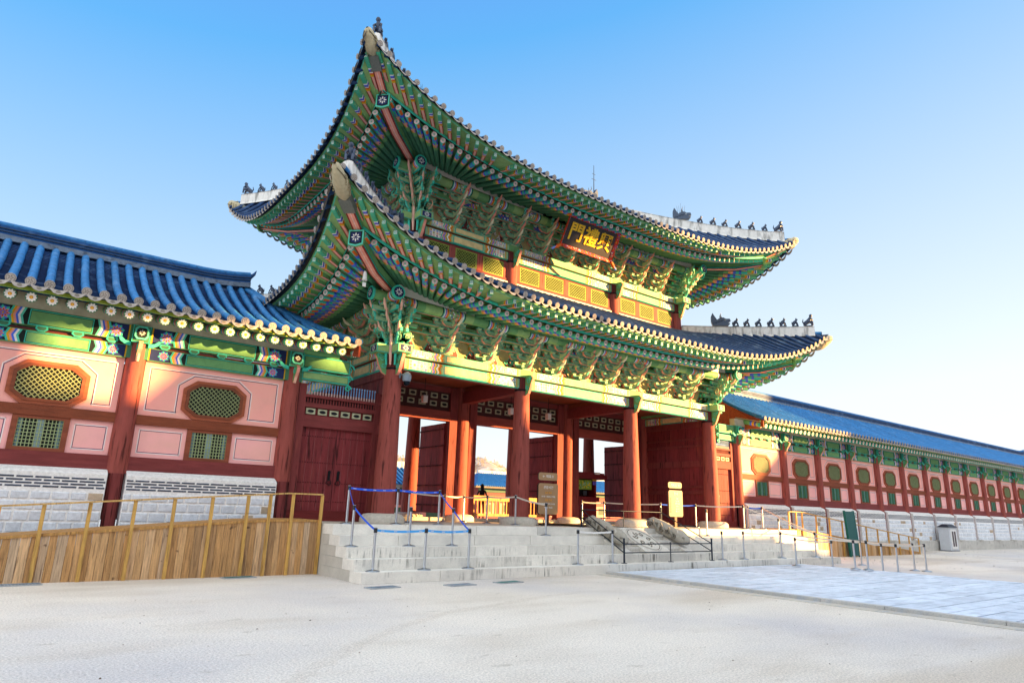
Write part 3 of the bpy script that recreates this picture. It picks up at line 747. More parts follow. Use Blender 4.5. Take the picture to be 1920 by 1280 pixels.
def lintels(z0, h0, z1, h1, ins, zc0, seed):
    """two painted beams around the four sides"""
    xs = [ins]+XC[1:3]+[W-ins]; ys = [ins, D-ins]; k = 0
    def span(a, b, side):
        nonlocal k
        k += 1
        L = (b-a).length; u = (b-a)/L; n = u.cross(Z_); c = (a+b)/2
        mtx = Matrix.Identity(4)
        for i in range(3): mtx[i][0], mtx[i][1], mtx[i][2], mtx[i][3] = u[i], -n[i], Z_[i], a[i]
        mb = MB(); g = .27
        rows = []
        for x in (g, L-g): rows.append([V(x, q[0], z0+q[1]*h0) for q in ((-.12, 0), (-.17, .12), (-.185, .3), (-.185, .7), (-.17, .88), (-.12, 1), (.15, 1), (.15, 0))])
        rows = [[mtx @ p for p in r] for r in rows]; mb.grid(rows, GREEN, False, True, lambda i, j: RED2 if j in (6, 7) else TEAL)
        O = mtx @ V(g, -.185, z0+.06*h0)
        decor_gate(mb, O, u, Z_, L-2*g, h0*.86, seed+k)
        mb.build('lintel', 'paint', gate)
        mb = MB(); A, B = 0, L
        mb.box(A, B, -.26, .26, z1, z1+h1, {'*': GREEN, 'b': lin('#b0583e'), 'f': GREEN}, mtx)
        decor_gate(mb, mtx @ V(.3, -.26, z1+.02), u, Z_, L-.6, h1-.03, seed+k+50)
        # plain green heads over the columns
        mb.build('plate_beam', 'paint', gate)
    for i in range(3): span(V(xs[i], ins, 0), V(xs[i+1], ins, 0), 'f')
    for i in range(3): span(V(xs[3-i], D-ins, 0), V(xs[2-i], D-ins, 0), 'k')
    span(V(ins, D-ins, 0), V(ins, CY, 0), 'l'); span(V(ins, CY, 0), V(ins, ins, 0), 'l')
    span(V(W-ins, ins, 0), V(W-ins, CY, 0), 'r'); span(V(W-ins, CY, 0), V(W-ins, D-ins, 0), 'r')
lintels(5.83, .39, 6.235, .27, 0, 5.8, 10); lintels(10.92, .36, 11.29, .26, .919, 10.9, 100)
# ---- brackets
def bracket_mesh(tiers, dz=.27, step=.2, wid=.62, board=True, name='bracket_set'):
    """bracket set: outward is -Y, base at z=0"""
    mb = MB()
    mb.obox(-.16, .16, -.18, .18, 0, .10, BG2, TEAL2)
    for t in range(tiers):
        z = .10+dz*t; y = -step*t
        # cross arms parallel to the wall, at the wall line and at the outer line
        for q_ in range(t+1):
            if t >= 3 and 0 < q_ < t-1: continue
            yy = -step*q_; ww = wid+.30*(t-q_) if q_ else wid+.26*t
            ww = (.78, 1.2, 1.62)[(t+2*q_) % 3] if t else .8
            pr = [(-ww/2, .14), (-ww/2, .06), (-ww/2+.12, -.02), (ww/2-.12, -.02), (ww/2, .06), (ww/2, .14)]
            mb.extr(pr, V(0, yy, z), X_, Z_, -Y_, .09, BG, PINK)
            pr2 = [(a*.93, b*.82+.012) for a, b in pr]
            mb.poly([V(a, yy-.048, z+b) for a, b in pr2], lin('#2c5a4c')); mb.poly([V(a*.98, yy-.050, z+b*.92+.003) for a, b in pr2], BG)
            mb.box(-ww/2+.02, ww/2-.02, yy-.052, yy-.047, z+.10, z+.12, TEAL2)
            for xx in ([-ww/2+.07, 0, ww/2-.07] if ww < 1.1 else [-ww/2+.07, -ww/4, 0, ww/4, ww/2-.07]):
                p = [V(xx-.05, yy-.06, z+.13), V(xx+.05, yy-.06, z+.13), V(xx+.05, yy+.06, z+.13), V(xx-.05, yy+.06, z+.13)]
                q = [V(xx+sx*.075, yy+sy*.08, z+.2) for sx, sy in ((-1, -1), (1, -1), (1, 1), (-1, 1))]
                mb.hexa(p+q, {'*': BG2, 'b': TEAL}); mb.box(xx-.08, xx+.08, yy-.085, yy+.085, z+.2, z+.235, {'*': TEAL2, 't': BG})
                mb.box(xx-.055, xx+.055, yy-.0875, yy-.085, z+.208, z+.228, lin('#2c5a4c'))
        # outward tongue
        e = y-.16
        if t < tiers-1:
            pr = [(.15, .0), (-e-.05, -.02), (-e+.12, .01), (-e+.26, .09), (-e+.34, .22), (-e+.29, .24), (-e+.2, .16), (-e+.06, .14), (.15, .15)]
        else:
            pr = [(.15, .0), (-e-.05, .0), (-e+.05, .06), (-e+.0, .14), (-e+.1, .22), (-e+.02, .27), (-e-.08, .2), (.15, .2)]
        mb.extr(pr, V(0, 0, z), -Y_, Z_, X_, .085, BG2, PINK if t % 2 else TEAL2)
        for s in (-1, 1):
            pts = [V(s*.040, -a, z+b) for a, b in pr[1:5]]
            mb.strip([p+V(0, 0, .022) for p in pts], .02, .012, X_, .006, TEAL2, TEAL2)
        tip = V(0, e-.3, z+.2)
        mb.tube([V(0, e-.08, z-.01), V(0, e-.22, z+.02), V(0, e-.33, z+.08), V(0, e-.42, z+.20)], [.02, .045, .045, .012], 7, PINK if t % 2 == 0 else lin('#e9e6c4'), True)
    me = mb.mesh(name); me.materials.append(M['paint']); return me
def corner_bracket(tiers, dz, step, name='corner_bracket'):
    mb = MB(); rnd = random.Random(4)
    mb.obox(-.3, .3, -.3, .3, 0, .12, BG2, TEAL2)
    for t in range(tiers):
        z = .1+dz*t
        for an in (0, 22, 45, 68, 90):      # degrees from -Y towards -X
            a = math.radians(an); d = V(-math.sin(a), -math.cos(a), 0); s = V(d.y, -d.x, 0)
            e = step*t*(1.35 if an == 45 else 1.05)+.15+(.12 if an in (22, 68) else 0)
            pr = [(-.15, 0), (e, -.02), (e+.14, .01), (e+.27, .1), (e+.35, .26), (e+.29, .27), (e+.2, .17), (e+.06, .15), (-.15, .15)]
            mb.extr(pr, V(0, 0, z), d, Z_, s, .07, BG, TEAL if an % 45 else PINK)
            col = lin('#f0b8a0') if an == 45 or t % 2 else TEAL2
            mb.tube([d*(e-.02)+V(0, 0, z+.02), d*(e+.2)+V(0, 0, z+.05), d*(e+.33)+V(0, 0, z+.15), d*(e+.40)+V(0, 0, z+.3)], [.045, .045, .04, .015], 7, col)
            for sg in (-1, 1):
                scroll(mb, d*(e+.05)+s*(sg*.07)+V(0, 0, z+.1), d, Z_, s, .13, 1.3, .035, .015, .03, TEAL2, BG, rnd.random()*6, sg)
        for yy in (0, -step*t):
            mb.extr([(-.55-step*t, .0), (.5, 0), (.5, .12), (-.55-step*t, .12)], V(0, yy, z), X_, Z_, -Y_, .09, BG, TEAL)
            mb.extr([(-.55-step*t, .0), (.5, 0), (.5, .12), (-.55-step*t, .12)], V(yy, 0, z), Y_, Z_, X_, .09, BG, TEAL)
            for q in (-.45, -.2, .1, .4):
                for p in (V(q-step*t*.6, yy, z), V(yy, q-step*t*.6, z)):
                    mb.box(p.x-.07, p.x+.07, p.y-.07, p.y+.07, z+.15, z+.235, {'*': BG2, 'b': TEAL}); mb.box(p.x-.078, p.x+.078, p.y-.078, p.y+.078, z+.205, z+.235, TEAL2)
    # flowing cloud scrolls spilling down over the column head
    for k in range(15):
        a = math.radians(rnd.uniform(-18, 108)); d = V(-math.sin(a), -math.cos(a), 0); s = V(d.y, -d.x, 0)
        z = rnd.uniform(.0, dz*tiers*.95); rr = .35+z*.62
        scroll(mb, d*rr+V(0, 0, z), d, Z_, s, rnd.uniform(.12, .2), 1.25, .04, .015, .03, TEAL2 if k % 3 else PINK, BG, rnd.random()*6, rnd.choice((-1, 1)))
    for an in (45, 22, 68):
        a = math.radians(an); d = V(-math.sin(a), -math.cos(a), 0)
        mb.tube([d*.34+V(0, 0, -.62), d*.40+V(0, 0, -.3), d*.42+V(0, 0, .15), d*.5+V(0, 0, .6)], [.03, .05, .05, .03], 8, lin('#eeb9a6') if an == 45 else TEAL)
    me = mb.mesh(name); me.materials.append(M['paint']); return me
BRL, BRU = bracket_mesh(4, .262, .2), bracket_mesh(5, .262, .16)
CBL, CBU = corner_bracket(4, .27, .2), corner_bracket(5, .27, .16)
def place_brackets(bm, cm, z, ins, purz, off):
    xs = [ins]+XC[1:3]+[W-ins]; rz = {'f': 0, 'r': math.pi/2, 'k': math.pi, 'l': -math.pi/2}
    pos = []
    for i in range(3):
        n = 4 if i == 1 else 3
        for k in range(n+1):
            if (i == 0 and k == 0) or (i == 2 and k == n) or (i > 0 and k == 0): continue
            pos.append(xs[i]+(xs[i+1]-xs[i])*k/n)
    for x in pos:
        link('bracket_set', bm, gate, mw=Matrix.Translation(V(x, ins, z))); link('bracket_set', bm, gate, mw=Matrix.Translation(V(x, D-ins, z)) @ Matrix.Rotation(math.pi, 4, 'Z'))
    for k in range(1, 5):
        y = ins+(D-2*ins)*k/5
        link('bracket_set', bm, gate, mw=Matrix.Translation(V(ins, y, z)) @ Matrix.Rotation(-math.pi/2, 4, 'Z')); link('bracket_set', bm, gate, mw=Matrix.Translation(V(W-ins, y, z)) @ Matrix.Rotation(math.pi/2, 4, 'Z'))
    for x, y, r in ((ins, ins, 0), (W-ins, ins, 90), (W-ins, D-ins, 180), (ins, D-ins, 270)):
        link('corner_bracket', cm, gate, mw=Matrix.Translation(V(x, y, z)) @ Matrix.Rotation(math.radians(r), 4, 'Z'))
    # backing wall behind the brackets, painted
    mb = MB(); q = ins+.05; h = purz+.12-z
    rnd = random.Random(8)
    def wall(a, b, ndir):
        L = (b-a).length; u = (b-a)/L; n = u.cross(Z_)
        mb.poly([a, b, b+V(0, 0, h), a+V(0, 0, h)], lin('#b3ab74'))
        k = int(L/.8)
        for i in range(k):
            x = (i+.5)*L/k
            # onion shaped painted board between two sets
            pts = [(-.22, 0), (-.26, .14), (-.16, .3), (-.07, .42), (0, .62), (.07, .42), (.16, .3), (.26, .14), (.22, 0)]
            mb.poly([a+u*(x+p)+Z_*(r_+.02)+n*.012 for p, r_ in pts], TEAL); mb.poly([a+u*(x+p*.88)+Z_*(r_*.92+.02)+n*.016 for p, r_ in pts], lin('#6f3a34'))
            for w_ in range(6):
                scroll(mb, a+u*(x+rnd.uniform(-.36, .36))+Z_*rnd.uniform(.1, h*.9)+n*.03, u, Z_, n, rnd.uniform(.06, .12), 1.3, .03, .012, .02, rnd.choice((TEAL2, PINK, WHITE, TEAL, YEL)), GREEN, rnd.random()*6)
            for w_ in range(9):
                px, pz = rnd.uniform(-.15, .15), rnd.uniform(.06, .36); mb.poly(ngon(a+u*(x+px)+Z_*pz, u, Z_, .03, 5, .022), rnd.choice((TEAL2, PINK, WHITE, TEAL)))
    wall(V(q, q, z), V(W-q, q, z), 0); wall(V(W-q, q, z), V(W-q, D-q, z), 0); wall(V(W-q, D-q, z), V(q, D-q, z), 0); wall(V(q, D-q, z), V(q, q, z), 0)
    mb.build('bracket_wall', 'paint', gate)
    bars = MB()
    for t_ in range(1, 5 if ins else 4):
        zb = z+.10+.262*t_+.245; yb = ins-(.16 if ins else .2)*t_
        for side in 'flrk':
            pa = {'f': (V(yb, yb, zb), V(W-yb, yb, zb)), 'k': (V(W-yb, D-yb, zb), V(yb, D-yb, zb)), 'l': (V(yb, D-yb, zb), V(yb, yb, zb)), 'r': (V(W-yb, yb, zb), V(W-yb, D-yb, zb))}[side]
            m_ = aim(*pa); bars.box(0, 1, -.035, .035, -.03, .03, {'*': GREEN, 'b': PINK}, m_); 
            u = (pa[1]-pa[0]).normalized(); n = u.cross(Z_); L = (pa[1]-pa[0]).length
            rectp(bars, pa[0]+n*.037, u, Z_, 0, L, -.012, .012, TEAL2, .001)
    bars.build('tie_bars', 'paint', gate)
    # intermediate tie beams and the purlins on top
    for d_, zz, r in ((off*.5, purz-.30, .07), (off, purz, .165), (.0, purz+.12, .14)):
        for side in 'flrk':
            mb = MB(); y = ins-d_; ext = .62+d_
            pa = {'f': (V(ins-ext, y, zz), V(W-ins+ext, y, zz)), 'k': (V(W-ins+ext, D-y, zz), V(ins-ext, D-y, zz)), 'l': (V(y, D-ins+ext, zz), V(y, ins-ext, zz)), 'r': (V(W-y, ins-ext, zz), V(W-y, D-ins+ext, zz))}[side]
            L = (pa[1]-pa[0]).length; dz_ = .12 if r > .16 else 0
            if r > .16:     # purlin curves up a little towards the ends
                N = 40; pts = [pa[0].lerp(pa[1], i/N)+V(0, 0, .16*abs(2*i/N-1)**3) for i in range(N+1)]
                rnd2 = random.Random(5)
                def cf(i, j):
                    m_ = i % 7
                    return GREEN2 if (i//4) % 2 else GREEN
                mb.tube(pts, r, 14, GREEN, True, cf)
                uu = (pa[1]-pa[0]).normalized(); nn_ = uu.cross(Z_); m_ = 3*3+1 if side in 'fk' else 6
                for q_ in range(m_):
                    tc_ = .06+.88*q_/(m_-1)
                    for sg in (-1, 1):
                        for k_, c_ in enumerate((TEAL, YEL, ORG, PINK, BLUE, WHITE, TEAL2, LINE)):
                            l0 = tc_*L+sg*(.16+k_*.035); l1 = l0+sg*.035
                            if not (0 < l0 < L and 0 < l1 < L): continue
                            P_ = lambda l: pa[0]+uu*l+V(0, 0, .16*abs(2*l/L-1)**3)
                            mb.tube(sorted([P_(l0), P_(l1)], key=lambda w: (w-pa[0]).length), r+.003, 14, c_, False)
                    for w_ in range(26):
                        l = tc_*L+rnd2.uniform(-.16, .16); an = rnd2.uniform(-1.5, .5)
                        if not 0 < l < L: continue
                        d_2 = nn_*math.cos(an)+Z_*math.sin(an); o_ = P_(l)+d_2*(r+.004)
                        mb.poly(ngon(o_, uu, d_2.cross(uu), rnd2.uniform(.02, .035), 6, 0), rnd2.choice((BLUE, WHITE, PINK, PURP, TEAL2, WHITE, ORG)))
                for p, s_ in ((pts[0], -1), (pts[-1], 1)):
                    dd = (pa[1]-pa[0]).normalized()*s_; u = dd.cross(Z_)*-1; 
                    u = Z_.cross(dd)
                    mb.tube([p-dd*.06, p+dd*.012], [.215, .215], 18, TEAL)
                    mb.poly(ngon(p+dd*.014, u, dd.cross(u), .165, 16, .0), LINE); mb.poly(ngon(p+dd*.017, u, dd.cross(u), .15, 16, .0), NAVY); emblem(mb, p+dd*.017, u, dd.cross(u), .15, .004)
                nm = 'purlin'
            else:
                mb.box(0, 1, -.05, .05, -.09, .09, GREEN, aim(pa[0].lerp(pa[1], .06), pa[0].lerp(pa[1], .94))) if d_ else mb.tube([pa[0].lerp(pa[1], .05), pa[0].lerp(pa[1], .95)], r, 10, GREEN)
                nm = 'tie_beam'
            if r > .16 or d_:
                # painted patches along the beam
                u = (pa[1]-pa[0])/L; n = u.cross(Z_); k = int(L/1.7); rnd3 = random.Random(int(zz*7))
                for i in range(k):
                    if d_ and r < .1:
                        o = pa[0]+u*((i+.5)*L/k-.25)+n*.052-Z_*.09
                        rectp(mb, o, u, Z_, 0, .55, 0, .18, lin('#4b67b8'), .002)
                        for q_ in range(7): mb.poly(ngon(o+u*(.04+.075*q_)+Z_*(.04+.1*(q_ % 2)), u, Z_, .035, 6, .004), rnd3.choice((PINK, WHITE, PURP, TEAL, ORG)))
                        for q_, c in enumerate((YEL, BLUE, PINK, GREEN, ORG)): wavy(mb, o, u, Z_, .56+q_*.05, .05, .18, c, .003+.0005*q_, .015, 1)
            mb.build(nm, 'paint', gate)
    # pale wedge boards on the purlin ends
    for side in 'flrk':
        Hh = hlen(side); N = 20; R_ = Ring(off-ins+.10, 0, purz, 0, 1)
        for s in (-1, 1):
            mb = MB(); a = []; b = []; c = []
            for i in range(N+1):
                f = .25+.75*i/N; x = s*f*(Hh-ins+off-.25); k = (i/N)
                zb = .16*abs(f)**3+.15
                a.append(R_.pt(side, x, zb-.03)); b.append(R_.pt(side, x, zb+.03+.42*k**1.6)); c.append(R_.pt(side, x, zb+.03+.42*k**1.6, -.1))
            mb.grid([a, b, c] if s > 0 else [c, b, a], lin('#cfc9ba'), False); mb.build('wedge_board', 'plastic', gate)
place_brackets(BRL, CBL, 6.505, 0, 7.72, .65); place_brackets(BRU, CBU, 11.55, .919, 12.82, .65)
# scroll brackets at the column heads and beam heads with emblems
def head_mesh():
    mb = MB()
    pr = [(.0, -.42), (.16, -.34), (.26, -.16), (.34, .05), (.42, .18), (.30, .30), (.12, .32), (0, .32)]
    mb.extr(pr, V(0, 0, 0), -Y_, Z_, X_, .10, GREEN, PINK)
    for s in (-1, 1):
        for o, r, a in ((V(s*.055, -.20, .1), .11, 0), (V(s*.055, -.13, -.13), .09, 2), (V(s*.055, -.30, .2), .06, 4)):
            scroll(mb, o, -Y_, Z_, X_, r, 1.4, .035, .012, .02, TEAL2, TEAL, a, 1)
    me = mb.mesh('scroll_bracket'); me.materials.append(M['paint']); return me
HM = head_mesh()
for ins, z in ((0, 6.0), (.919, 11.05)):
    xs = [ins]+XC[1:3]+[W-ins]
    for x in xs:
        link('scroll_bracket', HM, gate, mw=Matrix.Translation(V(x, ins-.24, z)))
    for y in (ins, CY, D-ins) if ins == 0 else (ins, D-ins):
        link('scroll_bracket', HM, gate, mw=Matrix.Translation(V(ins-.24, y, z)) @ Matrix.Rotation(-math.pi/2, 4, 'Z')); link('scroll_bracket', HM, gate, mw=Matrix.Translation(V(W-ins+.24, y, z)) @ Matrix.Rotation(math.pi/2, 4, 'Z'))
for ins, z in ((0, 6.235), (.919, 11.29)):
    for x, s in ((ins, -1), (W-ins, 1)):
        mb = MB()
        for a, b in (((x, s*.75), (0, 0)),):
            x0, x1 = sorted((x+s*.262, x+s*.72)); mb.obox(x0, x1, ins-.25, ins+.25, z+.003, z+.267, GREEN2, TEAL2, faces='fblr')
            ox = x+s*.723; u = Y_*(-1 if s < 0 else 1); rectp(mb, V(ox, ins, z+.135), u, Z_, -.18, .18, -.09, .09, NAVY, .002); emblem(mb, V(ox, ins, z+.135), u, Z_, .13, .004)
            mb.obox(x-.25, x+.25, ins-.72, ins-.262, z+.003, z+.267, GREEN2, TEAL2, faces='fblr')
            rectp(mb, V(x, ins-.723, z+.135), X_, Z_, -.18, .18, -.09, .09, NAVY, .002); emblem(mb, V(x, ins-.723, z+.135), X_, Z_, .13, .004)
        mb.build('beam_head', 'paint', gate)
# column stubs between the lower beams, upper storey columns
mb = MB(); mb.box(-.26, .26, -.22, .22, 0, .42, RED2); PS = mb.mesh('column_neck'); PS.materials.append(M['wood'])
for x in XC:
    for y in (0, D): link('column_neck', PS, gate, (x, y, 5.82))
UC = column_mesh(10.93-9.5, .27, .26, 'upper_column', True)
mb = MB(); mb.box(-.25, .25, -.22, .22, 0, .38, RED2); PU = mb.mesh('column_neck'); PU.materials.append(M['wood'])
for x in [.919]+XC[1:3]+[W-.919]:
    for y in (.919, D-.919): link('upper_column', UC, gate, (x, y, 9.5)); link('column_neck', PU, gate, (x, y, 10.92))
for x in (.919, W-.919): link('upper_column', UC, gate, (x, CY, 9.5))
# ---- upper storey wall: lattice windows
def clipseg(poly, o, d):
    """clip the line o+t*d to convex polygon (ccw); 2D"""
    t0, t1 = -1e9, 1e9
    for i in range(len(poly)):
        a, b = poly[i], poly[(i+1) % len(poly)]; nx, ny = -(b[1]-a[1]), b[0]-a[0]
        dn = d[0]*nx+d[1]*ny; on = (o[0]-a[0])*nx+(o[1]-a[1])*ny
        if abs(dn) < 1e-9:
            if on < 0: return None
            continue
        t = -on/dn
        if dn > 0: t0 = max(t0, t)
        else: t1 = min(t1, t)
    return (t0, t1) if t1 > t0+1e-3 else None
def lattice(mb, poly, pitch, bw, y, th, col, diag=True, px=None, pz=None):
    ds = ((.7071, .7071), (.7071, -.7071)) if diag else ((1, 0), (0, 1))
    xs = [p[0] for p in poly]; zs = [p[1] for p in poly]; R_ = max(max(xs)-min(xs), max(zs)-min(zs)); cx, cz = (max(xs)+min(xs))/2, (max(zs)+min(zs))/2
    for k, d in enumerate(ds):
        n = (-d[1], d[0]); m = int(R_/pitch)+1
        for i in range(-m, m+1):
            o = (cx+n[0]*i*pitch, cz+n[1]*i*pitch); c = clipseg(poly, o, d)
            if not c: continue
            a = V(o[0]+d[0]*c[0], y-.002*k, o[1]+d[1]*c[0]); b = V(o[0]+d[0]*c[1], y-.002*k, o[1]+d[1]*c[1]); q = V(n[0], 0, n[1])*(bw/2); t = V(0, th, 0)
            mb.hexa([a-q+t, b-q+t, b-q, a-q, a+q+t, b+q+t, b+q, a+q], col)
def upper_front(y, rot):
    xs = [.919]+XC[1:3]+[W-.919]; M_ = Matrix.Identity(4) if not rot else Matrix.Translation(V(W, D, 0)) @ Matrix.Rotation(math.pi, 4, 'Z')
    for i in range(3):
        a, b = xs[i]+.26, xs[i+1]-.26; n = (3, 4, 3)[i]
        mb = MB(); mb.box(a, b, y-.02, y+.1, 10.12, 10.93, RED); mb.box(a-.02, b+.02, y-.10, y+.1, 10.10, 10.22, RED2); mb.box(a, b, y-.06, y+.1, 10.86, 10.925, RED2)
        fr = mb.build('window_wall', 'beamwood', gate, kind=None); fr.matrix_basis = M_
        for k in range(n+1):
            mb = MB(); x = a+(b-a)*k/n; mb.box(x-.13, x+.13, y-.07, y+.05, 10.225, 10.855, RED); o = mb.build('mullion', 'wood', fr)
        for k in range(n):
            x0, x1 = a+(b-a)*k/n+.14, a+(b-a)*(k+1)/n-.14; z0, z1 = 10.235, 10.85
            mb = MB(); mb.box(x0, x1, y-.024, y-.021, z0, z1, lin('#191c12'))
            for q in ((x0, x0+.05, z0, z1), (x1-.05, x1, z0, z1)): mb.box(q[0], q[1], y-.06, y-.03, q[2], q[3], lin('#86933f'))
            for q in ((x0+.05, x1-.05, z0, z0+.05), (x0+.05, x1-.05, z1-.05, z1)): mb.box(q[0], q[1], y-.06, y-.03, q[2], q[3], lin('#86933f'))
            lattice(mb, [(x0+.05, z0+.05), (x1-.05, z0+.05), (x1-.05, z1-.05), (x0+.05, z1-.05)], .085, .024, y-.062, .016, lin('#7f8c3c'))
            mb.build('lattice_window', 'paint', fr)
    mb = MB(); mb.box(.8, W-.8, y-.13, y+.1, 9.5, 10.1, lin('#f0e4d0')); o = mb.build('plaster_band', 'plaster', gate); o.matrix_basis = M_
upper_front(.90, False); upper_front(.90, True)
mb = MB()
for x0, x1 in ((.77, .95), (W-.95, W-.77)):
    mb.box(x0, x1, 1.03, D-1.03, 9.5, 10.1, lin('#f0e4d0')); mb.box(x0+.02, x1-.02, 1.03, D-1.03, 10.1, 10.92, RED)
mb.build('side_wall', 'plaster', gate)
mb = MB(); mb.box(.95, W-.95, .95, D-.95, 9.45, 9.52, BRN); mb.box(.95, W-.95, 1.05, D-1.05, 12.7, 12.76, BRN); mb.build('upper_floor', 'beamwood', gate)
# ---- ground floor interior
def wall_boards(x, y0, y1, nm='board_wall'):
    mb = MB(); n = 12
    for i in range(n):
        a = y0+(y1-y0)*i/n; mb.box(x-.04+random.uniform(-.004, .004), x+.04, a+.003, a+(y1-y0)/n-.003, F+.2, 5.82, jit(DOOR, .12))
    for z0, z1 in ((F+.05, F+.3), (2.62, 2.78), (2.9, 3.0), (3.82, 4.1), (4.72, 4.82), (5.05, 5.13), (5.6, 5.83)):
        mb.box(x-.10, x+.10, y0, y1, z0, z1, jit(RED2, .08))
    mb.build(nm, 'wood', gate)
for x in (0, W):
    wall_boards(x, .3, CY-.3)
mb = MB()
for k in range(int(W/.35)): mb.box(.3+k*.35, .3+k*.35+.345, .19, D-.19, 6.36, 6.40, jit(BRN, .15))
mb.build('ceiling', 'beamwood', gate)
for x in XC[1:3]:
    for y0, y1 in ((.2, CY-.25), (CY+.25, D-.2)):
        mb = MB(); mb.box(x-.16, x+.16, y0, y1, 5.72, 6.18, RED2); mb.box(x-.11, x+.11, y0, y1, 6.19, 6.34, BRN); mb.build('cross_beam', 'beamwood', gate)
for x in (0, W):
    mb = MB(); mb.box(x-.15, x+.15, .3, CY-.3, 5.86, 6.2, GREEN)
    s = 1 if x == 0 else -1
    decor_gate(mb, V(x+s*.152, (.3 if s > 0 else CY-.3), 5.87) if s > 0 else V(x-.152, CY-.3, 5.87), Y_*(1 if s > 0 else -1), Z_, CY-.6, .32, 77); mb.build('inner_beam', 'paint', gate)
def plate_row(mb, x0, x1, y, z, n, pl=lin('#a7a78c'), w_=.30, h=.20):
    for i in range(n):
        c = x0+(i+.5)*(x1-x0)/n; mb.box(c-w_/2, c+w_/2, y-.045, y-.01, z-h/2, z+h/2, pl)
        pts = [(-.12, 0), (-.07, -.045), (-.02, -.055), (.02, -.055), (.07, -.045), (.12, 0), (.07, .045), (.02, .055), (-.02, .055), (-.07, .045)]
        mb.poly([V(c+a*w_/.3, y-.048, z+b*h/.2) for a, b in pts], BLK)
def studs(mb, o, u, L, n, nn, col=BLK, r=.022):
    for i in range(n):
        c = o+u*((i+.5)*L/n); a = ngon(c, u, u.cross(nn)*-1, r, 6); mb.poly([p+nn*.018 for p in ngon(c, u, nn.cross(u), r*.55, 6)], col)
        b = ngon(c, u, nn.cross(u), r, 6); t = [p+nn*.018 for p in ngon(c, u, nn.cross(u), r*.55, 6)]
        for k in range(6): j = (k+1) % 6; mb.poly([b[k], b[j], t[j], t[k]], col)
for i in range(3):
    a, b = XC[i], XC[i+1]
    for x in (a+.30, b-.64):
        mb = MB(); mb.box(x, x+.34, CY-.16, CY+.16, F, 6.3, RED2); mb.build('door_post', 'wood', gate)
    mb = MB(); mb.box(a+.64, b-.64, CY-.15, CY+.15, 4.98, 5.36, RED); mb.box(a+.64, b-.64, CY-.12, CY+.12, 6.1, 6.3, RED2); mb.build('door_lintel', 'beamwood', gate)
    mb = MB(); mb.box(a+.64, b-.64, CY-.03, CY+.05, 5.36, 6.1, lin('#4b2a26')); 
    n = int((b-a-1.28)/.46); plate_row(mb, a+.64, b-.64, CY-.03, 5.93, n); plate_row(mb, a+.50, b-.64, CY-.03, 5.62, n); mb.build('vent_panel', 'paint', gate)
    mb = MB(); mb.box(a+.3, b-.3, CY-.2, CY+.2, F, F+.13, lin('#b9b0a0')); mb.build('threshold', 'stone', gate)
    for s, x in ((1, a+.66), (-1, b-.66)):
        Lf = min(2.05, (b-a-1.36)/2)
        mb = MB(); nb = 6
        for k in range(nb): mb.box(x-.045, x+.045, CY+.12+Lf*k/nb+.003, CY+.12+Lf*(k+1)/nb-.003, 1.5, 4.93+random.uniform(-.004, .004), jit(DOOR, .15))
        nx = -1 if s < 0 else 1
        for z in (1.8, 2.55, 3.3, 4.05, 4.7):
            mb.box(x-.075 if s < 0 else x-.06, x+.06 if s < 0 else x+.075, CY+.14, CY+.1+Lf, z-.035, z+.035, jit(DOOR, .1))
            studs(mb, V(x-.075, CY+.16, z), Y_, Lf-.06, 20, V(-1, 0, 0), r=.03)
        mb.build('door_leaf', 'wood', gate)
# painted beams inside the back row are part of the lintel ring; the gate's security camera
cam = thing('security_camera', 'grey dome security camera on the left front column', 'camera', (.24, -.36, 5.5))
mb = MB(); mb.tube([V(-.14, .16, .12), V(.0, .05, .14), V(.06, 0, .1)], .03, 8, lin('#7d8a96')); mb.box(-.2, -.1, .1, .2, .02, .2, lin('#6d7a86')); mb.build('arm', 'plastic', cam)
mb = MB(); mb.lathe([(.02, -.34), (.09, -.30), (.11, -.22), (.11, -.2)], 14, lin('#1c2530'), V(.06, 0, .12)); mb.build('dome', 'metal', cam)
mb = MB(); mb.lathe([(.115, -.2), (.14, -.12), (.14, -.02), (.10, .06), (.04, .10)], 14, lin('#8795a2'), V(.06, 0, .12)); mb.build('housing', 'plastic', cam)
